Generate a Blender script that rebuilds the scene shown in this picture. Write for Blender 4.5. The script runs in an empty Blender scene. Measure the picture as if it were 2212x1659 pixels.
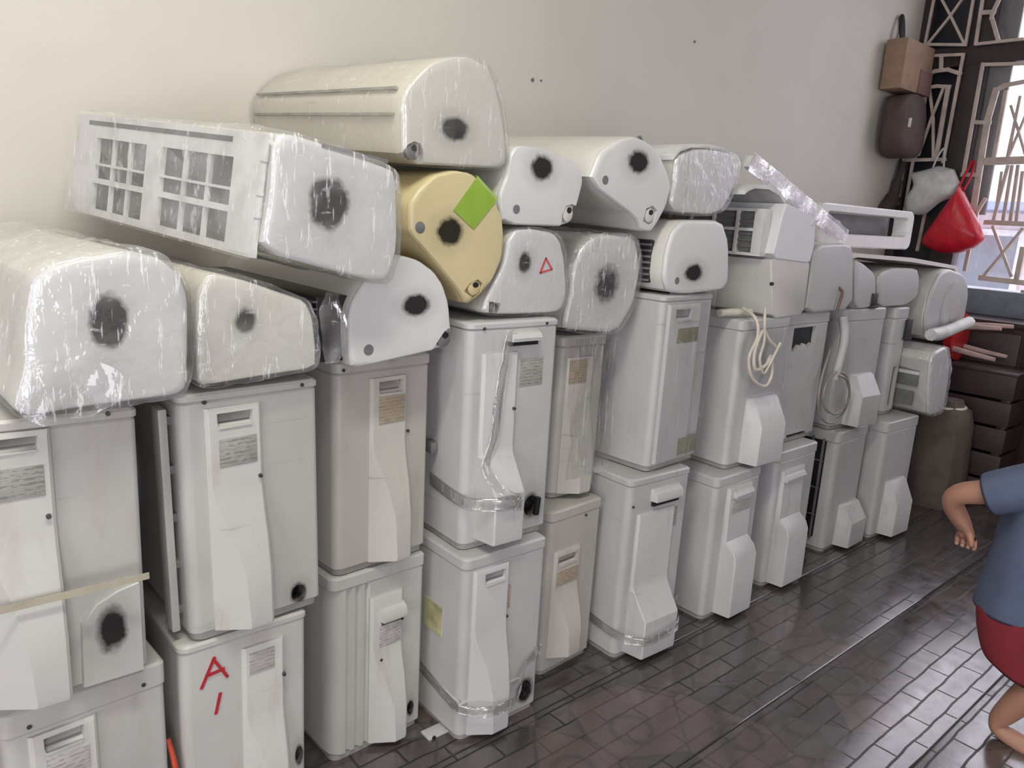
import bpy, bmesh, math, random
from mathutils import Vector, Matrix, noise
random.seed(7)
SC = bpy.context.scene
COL = SC.collection
PI = math.pi

# ------------------------------------------------------------------ camera, world, lights, exposure
CAM_ROT = ((0.757,0.0996,-0.6458),(-0.6508,0.2033,-0.7315),(0.0584,0.974,0.2187))
cam = bpy.data.objects.new('camera', bpy.data.cameras.new('camera'))
COL.objects.link(cam)
cam.data.sensor_width = 36.0
cam.data.lens = 36.0 * 1650 / 2212
cam.data.clip_start = 0.02
cam.matrix_world = Matrix.Translation((0, 0, 1.35)) @ Matrix(CAM_ROT).to_4x4()
SC.camera = cam

SC.view_settings.view_transform = 'Standard'
SC.view_settings.look = 'None'
SC.view_settings.gamma = 1.0
SC.view_settings.use_curve_mapping = False
SC.view_settings.exposure = 0.0

world = bpy.data.worlds.new('daylight')
SC.world = world
world.use_nodes = True
_bg = world.node_tree.nodes['Background']
_bg.inputs[0].default_value = (0.95, 0.93, 1.0, 1)
_bg.inputs[1].default_value = 5.5

def area_light(name, loc, aim, sx, sy, watts, colour, portal=False):
    l = bpy.data.lights.new(name, 'AREA')
    l.shape = 'RECTANGLE'; l.size = sx; l.size_y = sy; l.energy = watts; l.color = colour
    if portal: l.cycles.is_portal = True
    o = bpy.data.objects.new(name, l)
    COL.objects.link(o)
    o.location = loc
    o.rotation_euler = (Vector(aim) - Vector(loc)).to_track_quat('-Z', 'Y').to_euler()
    return o

area_light('ceiling_tube_light', (0.05, 0.45, 3.1), (0.05, 0.7, 0), 1.2, 0.22, 44, (1.0, 1.0, 0.88))
# the openings daylight comes in by; the unseen back one is added for fill
area_light('portal_right', (-1.2, -3.42, 1.25), (-1.2, 0, 1.25), 2.6, 2.5, 1, (1, 1, 1), True)
area_light('portal_back_fill', (-3.02, -0.5, 1.2), (0, -0.5, 1.2), 1.6, 2.4, 1, (1, 1, 1), True)
area_light('portal_window', (5.22, 0.5, 2.1), (0, 0.5, 2.1), 2.8, 2.1, 1, (1, 1, 1), True)

# ------------------------------------------------------------------ node helpers
def new_mat(name):
    m = bpy.data.materials.new(name)
    m.use_nodes = True
    nt = m.node_tree
    return m, nt, nt.nodes['Principled BSDF']

class G:
    """small helper that wires shader nodes"""
    def __init__(s, nt): s.nt = nt
    def n(s, typ, **kw):
        nd = s.nt.nodes.new(typ)
        for k, v in kw.items(): setattr(nd, k, v)
        return nd
    def put(s, sock, v):
        if isinstance(v, bpy.types.NodeSocket): s.nt.links.new(v, sock)
        elif isinstance(v, (tuple, list)) and len(v) == 3 and sock.type == 'RGBA': sock.default_value = (*v, 1)
        else: sock.default_value = v
    def math(s, op, a, b=0.0, clamp=False):
        nd = s.n('ShaderNodeMath', operation=op, use_clamp=clamp)
        s.put(nd.inputs[0], a); s.put(nd.inputs[1], b)
        return nd.outputs[0]
    def mix(s, f, a, b):
        nd = s.n('ShaderNodeMix', data_type='RGBA')
        s.put(nd.inputs[0], f); s.put(nd.inputs[6], a); s.put(nd.inputs[7], b)
        return nd.outputs[2]
    def rng(s, v, a, b, c=0.0, d=1.0):
        nd = s.n('ShaderNodeMapRange'); nd.clamp = True
        for i, x in enumerate((v, a, b, c, d)): s.put(nd.inputs[i], x)
        return nd.outputs[0]
    def coord(s, out='Object', scale=None, loc=None):
        tc = s.n('ShaderNodeTexCoord')
        o = tc.outputs[out]
        if scale or loc:
            mp = s.n('ShaderNodeMapping'); s.put(mp.inputs[0], o)
            if scale: mp.inputs['Scale'].default_value = scale
            if loc: mp.inputs['Location'].default_value = loc
            o = mp.outputs[0]
        return o
    def noise(s, vec, scale, detail=4, rough=0.55):
        nd = s.n('ShaderNodeTexNoise'); s.put(nd.inputs['Vector'], vec)
        nd.inputs['Scale'].default_value = scale; nd.inputs['Detail'].default_value = detail
        nd.inputs['Roughness'].default_value = rough
        return nd.outputs[0]
    def bump(s, h, strength, dist, bsdf):
        b = s.n('ShaderNodeBump'); b.inputs['Strength'].default_value = strength
        b.inputs['Distance'].default_value = dist
        s.put(b.inputs['Height'], h); s.put(bsdf.inputs['Normal'], b.outputs[0])
        return b.outputs[0]
    def xyz(s, vec):
        nd = s.n('ShaderNodeSeparateXYZ'); s.put(nd.inputs[0], vec)
        return nd.outputs

def plain(name, col, rough=0.5, metal=0.0, grime=0.12, scale=14):
    m, nt, b = new_mat(name); g = G(nt)
    v = g.coord()
    n = g.noise(v, scale, 5)
    dark = tuple(c * (1 - grime * 2.2) for c in col)
    g.put(b.inputs['Base Color'], g.mix(g.rng(n, 0.42, 0.72), col, dark))
    b.inputs['Roughness'].default_value = rough
    b.inputs['Metallic'].default_value = metal
    return m

_seed = [0]
def painted(name, col, rough=0.42, blots=(), grime=0.2, stain=(0.30, 0.25, 0.18), stain_amt=0.25, streak=0.5):
    """enamelled sheet metal or plastic with dust, scuffs and sprayed black spots (x, z, rx, rz, softness)"""
    m, nt, b = new_mat(name); g = G(nt)
    _seed[0] += 1
    off = (_seed[0] * 1.37, _seed[0] * 0.71, _seed[0] * 2.13)
    base = g.coord()
    v = g.coord(loc=off)
    big = g.noise(v, 5, 4)
    c = g.mix(g.rng(big, 0.45, 0.75, 0, grime), col, tuple(x * 0.62 for x in col))
    st = g.noise(g.coord(scale=(9, 9, 2.2), loc=off), 2.0, 6, 0.65)
    c = g.mix(g.rng(st, 0.54, 0.8, 0, stain_amt), c, stain)
    sc = g.noise(g.coord(scale=(3, 3, 42), loc=off), 1.4, 3, 0.5)
    c = g.mix(g.math('MULTIPLY', g.rng(sc, 0.64, 0.74, 0, streak), g.rng(big, 0.5, 0.62)), c, (0.16, 0.15, 0.14))
    x, y, z = g.xyz(base)[0:3]
    ns = g.noise(v, 55, 4, 0.6)
    ns2 = g.noise(v, 9, 3)
    ftot = None
    for bl in blots:
        bx, bz, rx, rz = bl[:4]
        soft = bl[4] if len(bl) > 4 else 0.45
        dx = g.math('DIVIDE', g.math('SUBTRACT', x, bx), rx)
        dz = g.math('DIVIDE', g.math('SUBTRACT', z, bz), rz)
        d = g.math('SQRT', g.math('ADD', g.math('MULTIPLY', dx, dx), g.math('MULTIPLY', dz, dz)))
        d = g.math('ADD', d, g.math('MULTIPLY', g.math('SUBTRACT', ns, 0.5), 0.25 + soft * 0.5))
        d = g.math('ADD', d, g.math('MULTIPLY', g.math('SUBTRACT', ns2, 0.5), 0.7))
        core = g.rng(d, 1.0 - soft * 0.55, 1.0 + soft * 0.45, 0.97, 0)
        halo = g.rng(d, 0.9, 2.1, 0.42 * soft, 0)
        f = g.math('MAXIMUM', core, halo)
        c = g.mix(f, c, (0.007, 0.006, 0.006)); ftot = f
    g.put(b.inputs['Base Color'], c)
    b.inputs['Roughness'].default_value = rough
    if ftot is not None:
        g.put(b.inputs['Roughness'], g.rng(ftot, 0, 1, rough, 0.9)); g.put(b.inputs['Specular IOR Level'], g.rng(ftot, 0, 1, 0.5, 0.15))
    g.bump(g.noise(v, 40, 2), 0.05, 0.002, b)
    return m

def film(name, haze=0.10, gloss=0.22, stretch=(1, 1, 1), wrinkle=1.0, tint=(0.93, 0.93, 0.95)):
    """clear stretch film: see-through, hazy where it bunches, with sharp shiny creases and painted white highlight streaks"""
    m = bpy.data.materials.new(name); m.use_nodes = True
    nt = m.node_tree; nt.nodes.clear(); g = G(nt)
    out = g.n('ShaderNodeOutputMaterial')
    v = g.coord(scale=stretch)
    n1 = g.noise(v, 10, 3, 0.5)
    n2 = g.noise(g.coord(scale=(stretch[0] * 105, stretch[1] * 40, stretch[2] * 15)), 1.0, 3, 0.6)
    n2b = g.noise(g.coord(scale=(stretch[0] * 24, stretch[1] * 70, stretch[2] * 90), loc=(5, 2, 8)), 1.0, 3, 0.6)
    n3 = g.noise(g.coord(scale=(stretch[0] * 1.1, stretch[1], stretch[2] * 0.7), loc=(3, 1, 2)), 34, 3, 0.6)
    ridge = g.math('MAXIMUM', g.rng(n2, 0.60, 0.70), g.math('MULTIPLY', g.rng(n2b, 0.64, 0.72), 0.6))
    h = g.math('ADD', g.math('MULTIPLY', n1, 0.45), g.math('ADD', g.math('MULTIPLY', ridge, 0.08), g.math('MULTIPLY', n3, 0.35)))
    bp = g.n('ShaderNodeBump'); bp.inputs['Strength'].default_value = 0.8 * wrinkle
    bp.inputs['Distance'].default_value = 0.011
    g.put(bp.inputs['Height'], h)
    tr = g.n('ShaderNodeBsdfTransparent'); tr.inputs[0].default_value = (0.985, 0.985, 0.985, 1)
    df = g.n('ShaderNodeBsdfDiffuse'); df.inputs[0].default_value = (*tint, 1)
    gl = g.n('ShaderNodeBsdfGlossy'); gl.inputs[0].default_value = (1, 1, 1, 1)
    gl.inputs['Roughness'].default_value = 0.08
    g.put(gl.inputs['Normal'], bp.outputs[0])
    hz = g.math('ADD', g.rng(n1, 0.42, 0.7, haze * 0.25, haze), g.math('MULTIPLY', ridge, haze * 2.2), True)  # creases also get white highlight streaks mixed in as colour
    m1 = g.n('ShaderNodeMixShader'); g.put(m1.inputs[0], hz)
    nt.links.new(tr.outputs[0], m1.inputs[1]); nt.links.new(df.outputs[0], m1.inputs[2])
    lw = g.n('ShaderNodeLayerWeight'); lw.inputs[0].default_value = 0.30
    g.put(lw.inputs['Normal'], bp.outputs[0])
    gf = g.math('ADD', g.math('MULTIPLY', lw.outputs[0], gloss), gloss * 0.22, True)
    m2 = g.n('ShaderNodeMixShader'); g.put(m2.inputs[0], gf)
    nt.links.new(m1.outputs[0], m2.inputs[1]); nt.links.new(gl.outputs[0], m2.inputs[2])
    nt.links.new(m2.outputs[0], out.inputs[0])
    return m

# ------------------------------------------------------------------ mesh helpers
def link(name, me, mat=None, parent=None, loc=(0, 0, 0), rot=(0, 0, 0)):
    o = bpy.data.objects.new(name, me)
    COL.objects.link(o)
    if mat is not None and not me.materials: me.materials.append(mat)
    o.parent = parent
    o.location = loc; o.rotation_euler = rot
    return o

def finish(bm, name, smooth=35):
    bmesh.ops.recalc_face_normals(bm, faces=bm.faces[:])
    me = bpy.data.meshes.new(name)
    bm.to_mesh(me); bm.free()
    if smooth:
        me.shade_smooth()
        me.set_sharp_from_angle(angle=math.radians(smooth))
    return me

def from_data(name, vs, fs, smooth=35):
    bm = bmesh.new()
    bv = [bm.verts.new(v) for v in vs]
    for f in fs:
        try: bm.faces.new([bv[i] for i in f])
        except ValueError: pass
    return finish(bm, name, smooth)

def add_box(bm, x0, x1, y0, y1, z0, z1, bev=0.0, m=None):
    vs = [bm.verts.new((x, y, z)) for x in (x0, x1) for y in (y0, y1) for z in (z0, z1)]
    fs = []
    for q in ((0, 1, 3, 2), (4, 6, 7, 5), (0, 4, 5, 1), (2, 3, 7, 6), (0, 2, 6, 4), (1, 5, 7, 3)):
        fs.append(bm.faces.new([vs[i] for i in q]))
    if m is not None: bmesh.ops.transform(bm, matrix=m, verts=vs)
    if bev:
        bmesh.ops.recalc_face_normals(bm, faces=fs)
        es = list({e for f in fs for e in f.edges})
        bmesh.ops.bevel(bm, geom=es, offset=bev, segments=2, affect='EDGES', profile=0.6)

def box(name, dims, mat, parent=None, bev=0.003, loc=(0, 0, 0), rot=(0, 0, 0), smooth=35):
    bm = bmesh.new(); add_box(bm, *dims, bev=bev)
    return link(name, finish(bm, name, smooth), mat, parent, loc, rot)

def loft(rings, cap0=True, cap1=True, closed=True):
    vs, fs = [], []
    n = len(rings[0])
    for r in rings: vs += [tuple(p) for p in r]
    for i in range(len(rings) - 1):
        for j in range(n if closed else n - 1):
            k = (j + 1) % n
            fs.append((i * n + j, i * n + k, (i + 1) * n + k, (i + 1) * n + j))
    if cap0: fs.append(tuple(range(n))[::-1])
    if cap1: fs.append(tuple((len(rings) - 1) * n + j for j in range(n)))
    return vs, fs

def tube_mesh(name, pts, r, seg=8, cyclic=False):
    pts = [Vector(p) for p in pts]
    rings = []; up = Vector((0.13, 0.31, 0.94)).normalized()
    for i, p in enumerate(pts):
        a = pts[i - 1] if i else p; b = pts[i + 1] if i + 1 < len(pts) else p
        t = (b - a).normalized()
        s = t.cross(up)
        if s.length < 1e-3: s = t.cross(Vector((1, 0, 0)))
        s.normalize(); u = s.cross(t)
        rr = r[i] if isinstance(r, (list, tuple)) else r
        rings.append([p + (s * math.cos(q) + u * math.sin(q)) * rr for q in (2 * PI * k / seg for k in range(seg))])
    return from_data(name, *loft(rings), smooth=60)

def spline(pts, n=6):
    pts = [Vector(p) for p in pts]; out = []
    for i in range(len(pts) - 1):
        p0 = pts[max(i - 1, 0)]; p1 = pts[i]; p2 = pts[i + 1]; p3 = pts[min(i + 2, len(pts) - 1)]
        for k in range(n):
            t = k / n
            out.append(0.5 * ((2 * p1) + (p2 - p0) * t + (2 * p0 - 5 * p1 + 4 * p2 - p3) * t * t + (3 * p1 - p0 - 3 * p2 + p3) * t ** 3))
    out.append(pts[-1])
    return out

def disc(name, x, z, r, y0, y1, mat, parent, seg=20, rz=None):
    rz = rz or r
    rings = []
    for (y, s) in ((y1, 1), (y0 + 0.0006, 1), (y0, 0.93)):
        rings.append([(x + r * s * math.cos(q), y, z + rz * s * math.sin(q)) for q in (2 * PI * k / seg for k in range(seg))])
    return link(name, from_data(name, *loft(rings)), mat, parent)

def bar_mesh(name, a, b, w, d, nrm=(1, 0, 0), bev=0.0015):
    """a flat bar from a to b, w wide in the plane, d deep along nrm"""
    a = Vector(a); b = Vector(b); t = (b - a); L = t.length; t.normalize()
    nrm = Vector(nrm); s = t.cross(nrm).normalized(); nrm = s.cross(t)
    m = Matrix((t, s, nrm)).transposed().to_4x4(); m.translation = a
    bm = bmesh.new(); add_box(bm, -w * 0.4, L + w * 0.4, -w / 2, w / 2, -d / 2, d / 2, bev, m)
    return finish(bm, name)

def boolean_cut(o, cutters):
    """cut real pockets out of a mesh"""
    bm = bmesh.new()
    for me in cutters: bm.from_mesh(me)
    cm = finish(bm, 'cutter', 0)
    co = bpy.data.objects.new('cutter', cm); COL.objects.link(co)
    co.parent = o.parent
    md = o.modifiers.new('cut', 'BOOLEAN'); md.operation = 'DIFFERENCE'; md.solver = 'EXACT'; md.object = co
    bpy.context.view_layer.update()
    dg = bpy.context.evaluated_depsgraph_get()
    me = bpy.data.meshes.new_from_object(o.evaluated_get(dg))
    o.modifiers.remove(md)
    if len(me.polygons) > 5:
        o.data = me
    me.shade_smooth(); me.set_sharp_from_angle(angle=math.radians(35))
    bpy.data.objects.remove(co)

def thing(name, label, cat, loc=(0, 0, 0), rot=(0, 0, 0), group=None):
    o = bpy.data.objects.new(name, None); COL.objects.link(o)
    o.empty_display_size = 0.1
    o.location = loc; o.rotation_euler = rot
    o['label'] = label; o['category'] = cat
    if group: o['group'] = group
    return o

def tag(o, label, cat, group=None):
    o['label'] = label; o['category'] = cat
    if group: o['group'] = group
    return o

def structure(o):
    o['kind'] = 'structure'
    return o

# ------------------------------------------------------------------ measured placements (metres, local to each unit)
ODU = {
 'A1': dict(x=0.122, y=1.36, z=0.0, w=0.262, h=0.49, yaw=0.05, roll=-0.008, cover=(0.0355,0.2794,0.1418,0.4338), handle=(0.0561,0.3966,0.1215,0.4361), plate=(0.0583,0.3366,0.1253,0.3833), screws=((0.0399,0.4537),(0.224,0.4543)), seam=0.438),
 'A2': dict(x=0.094, y=1.352, z=0.493, w=0.253, h=0.502, yaw=-0.02, roll=0.0, cover=(-0.0158,0.0226,0.1262,0.4822), handle=(0.0332,0.4565,0.109,0.4743), plate=(0.0254,0.3744,0.1122,0.4264), screws=((0.1138,0.3385),(0.2101,0.4947)), blot=(0.1956,0.1114,0.0261,0.0458), seam=0.4824),
 'B1': dict(x=0.41, y=1.375, z=0.0, w=0.258, h=0.503, yaw=0.0, roll=0.0, cover=(0.1179,0.1097,0.2071,0.461), plate=(0.1307,0.4013,0.1835,0.449), screws=((0.2035,0.3768),), blot=(0.2426,0.155,0.0109,0.0282), seam=0.494),
 'B2': dict(x=0.432, y=1.37, z=0.506, w=0.268, h=0.494, yaw=0.0, roll=-0.022, cover=(0.044,0.004,0.1498,0.463), handle=(0.0641,0.4268,0.1333,0.4527), plate=(0.0661,0.3486,0.1372,0.4033), screws=((0.0464,0.4752),(0.236,0.4843),(0.1417,0.3186)), blot=(0.2192,0.0379,0.0194,0.0243), seam=0.477),
 'C1': dict(x=0.7831, y=1.4712, z=0.0, w=0.2609, h=0.497, yaw=0.016, roll=-0.006, cover=(0.1012,0.0043,0.1946,0.4196), hood=(0.124,0.3386,0.2018,0.3898), plate=(0.125,0.2814,0.1963,0.3397), blot=(0.23,0.0616,0.0118,0.0253), screws=((0.1289,0.2481),), seam=0.4623),
 'C2': dict(x=0.7876, y=1.4691, z=0.5, w=0.2581, h=0.5115, yaw=0.0492, roll=-0.01, cover=(0.0871,0.004,0.1878,0.4652), handle=(0.1071,0.4282,0.1871,0.457), plate=(0.1078,0.3558,0.1844,0.4207), screws=((0.1966,0.3247),(0.0167,0.492)), seam=0.4825),
 'D1': dict(x=1.0791, y=1.3511, z=0.0, w=0.2653, h=0.515, yaw=-0.02, roll=-0.006, cover=(0.0252,0.004,0.1377,0.479), handle=(0.0565,0.4353,0.128,0.4652), plate=(0.0516,0.344,0.1504,0.4092), screws=((0.1422,0.3206),), blot=(0.2221,0.068,0.0294,0.0387), seam=0.4837),
 'D2': dict(x=1.0892, y=1.3913, z=0.518, w=0.2741, h=0.576, yaw=-0.0522, roll=-0.006, cover=(0.0396,0.0288,0.1459,0.4997), hood=(0.109,0.5187,0.21,0.5523), plate=(0.1585,0.4083,0.2311,0.4791), screws=((0.0416,0.5606),(0.2346,0.5648),(0.1369,0.3572)), blot=(0.2209,0.0788,0.0289,0.0371), seam=0.568),
 'E1': dict(x=1.4464, y=1.4385, z=0.0, w=0.225, h=0.525, yaw=0.0631, roll=0.006, cover=(0.0175,0.0583,0.1339,0.3974), handle=(0.034,0.3527,0.1387,0.3818), plate=(0.034,0.2894,0.1305,0.3358), screws=((0.1541,0.4831),), seam=0.4922),
 'E2': dict(x=1.512, y=1.5115, z=0.528, w=0.183, h=0.49, yaw=0.0, roll=0.006, cover=(0.0088,0.004,0.1297,0.4264), plate=(0.0186,0.3505,0.0996,0.4198), screws=(), seam=0.457),
 'F1': dict(x=1.7011, y=1.3711, z=0.0, w=0.2765, h=0.595, yaw=-0.0376, roll=0.006, cover=(0.0423,0.0167,0.2136,0.4784), hood=(0.0967,0.4989,0.2305,0.5495), plate=(0.1297,0.4046,0.2336,0.4693), screws=((-0.0167,0.5077),), blot=(0.2488,0.0259,0.0199,0.0395), seam=0.5711),
 'F2': dict(x=1.793, y=1.3855, z=0.598, w=0.2655, h=0.542, yaw=0.0622, roll=0.0004, cover=(0.0182,0.0244,0.1926,0.5151), handle=(0.0553,0.4677,0.143,0.5003), plate=(0.0742,0.3974,0.1845,0.4424), plate2=(0.1399,0.0317,0.2501,0.088), screws=(), seam=0.5262),
 'G1': dict(x=2.1348, y=1.3501, z=0.0, w=0.2646, h=0.525, yaw=0.0003, roll=-0.006, cover=(0.064,0.0152,0.2075,0.4796), hood=(0.0848,0.4328,0.204,0.4685), plate=(0.083,0.3855,0.1964,0.4252), screws=(), seam=0.4897),
 'G2': dict(x=2.2215, y=1.3866, z=0.528, w=0.287, h=0.5212, yaw=-0.0266, roll=-0.006, cover=(0.0768,0.004,0.2476,0.2466), screws=(), seam=0.4841),
 'H1': dict(x=2.5456, y=1.3659, z=0.0, w=0.2793, h=0.545, yaw=-0.0017, roll=-0.006, cover=(0.0293,0.0079,0.1875,0.4672), hood=(0.0338,0.4141,0.1828,0.4552), screws=(), seam=0.5031),
 'H2': dict(x=2.5914, y=1.4223, z=0.548, w=0.2849, h=0.5025, yaw=-0.0127, roll=-0.006, cavity=(0.0342,0.3571,0.1968,0.477), cavity2=(0.0831,-0.0367,0.2402,0.0285), screws=(), seam=0.459),
 'I1': dict(x=3.0589, y=1.3898, z=0.0, w=0.2728, h=0.539, yaw=0.0313, roll=0.0012, cover=(0.0939,0.004,0.2592,0.1989), screws=(), seam=0.4782),
 'I2': dict(x=3.0396, y=1.4322, z=0.542, w=0.3006, h=0.5067, yaw=-0.0922, roll=-0.006, cover=(0.0904,0.004,0.2504,0.2306), screws=(), seam=0.4534),
 'J1': dict(x=3.396, y=1.3397, z=0.0, w=0.2875, h=0.549, yaw=-0.0524, roll=-0.006, cover=(0.0633,0.0062,0.2294,0.264), screws=(), seam=0.4932),
 'J2': dict(x=3.4857, y=1.4153, z=0.552, w=0.11, h=0.4891, yaw=-0.02, roll=-0.006, cavity=(0.0466,-0.0081,0.2441,0.221), screws=(), seam=0.4142),
}
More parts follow.
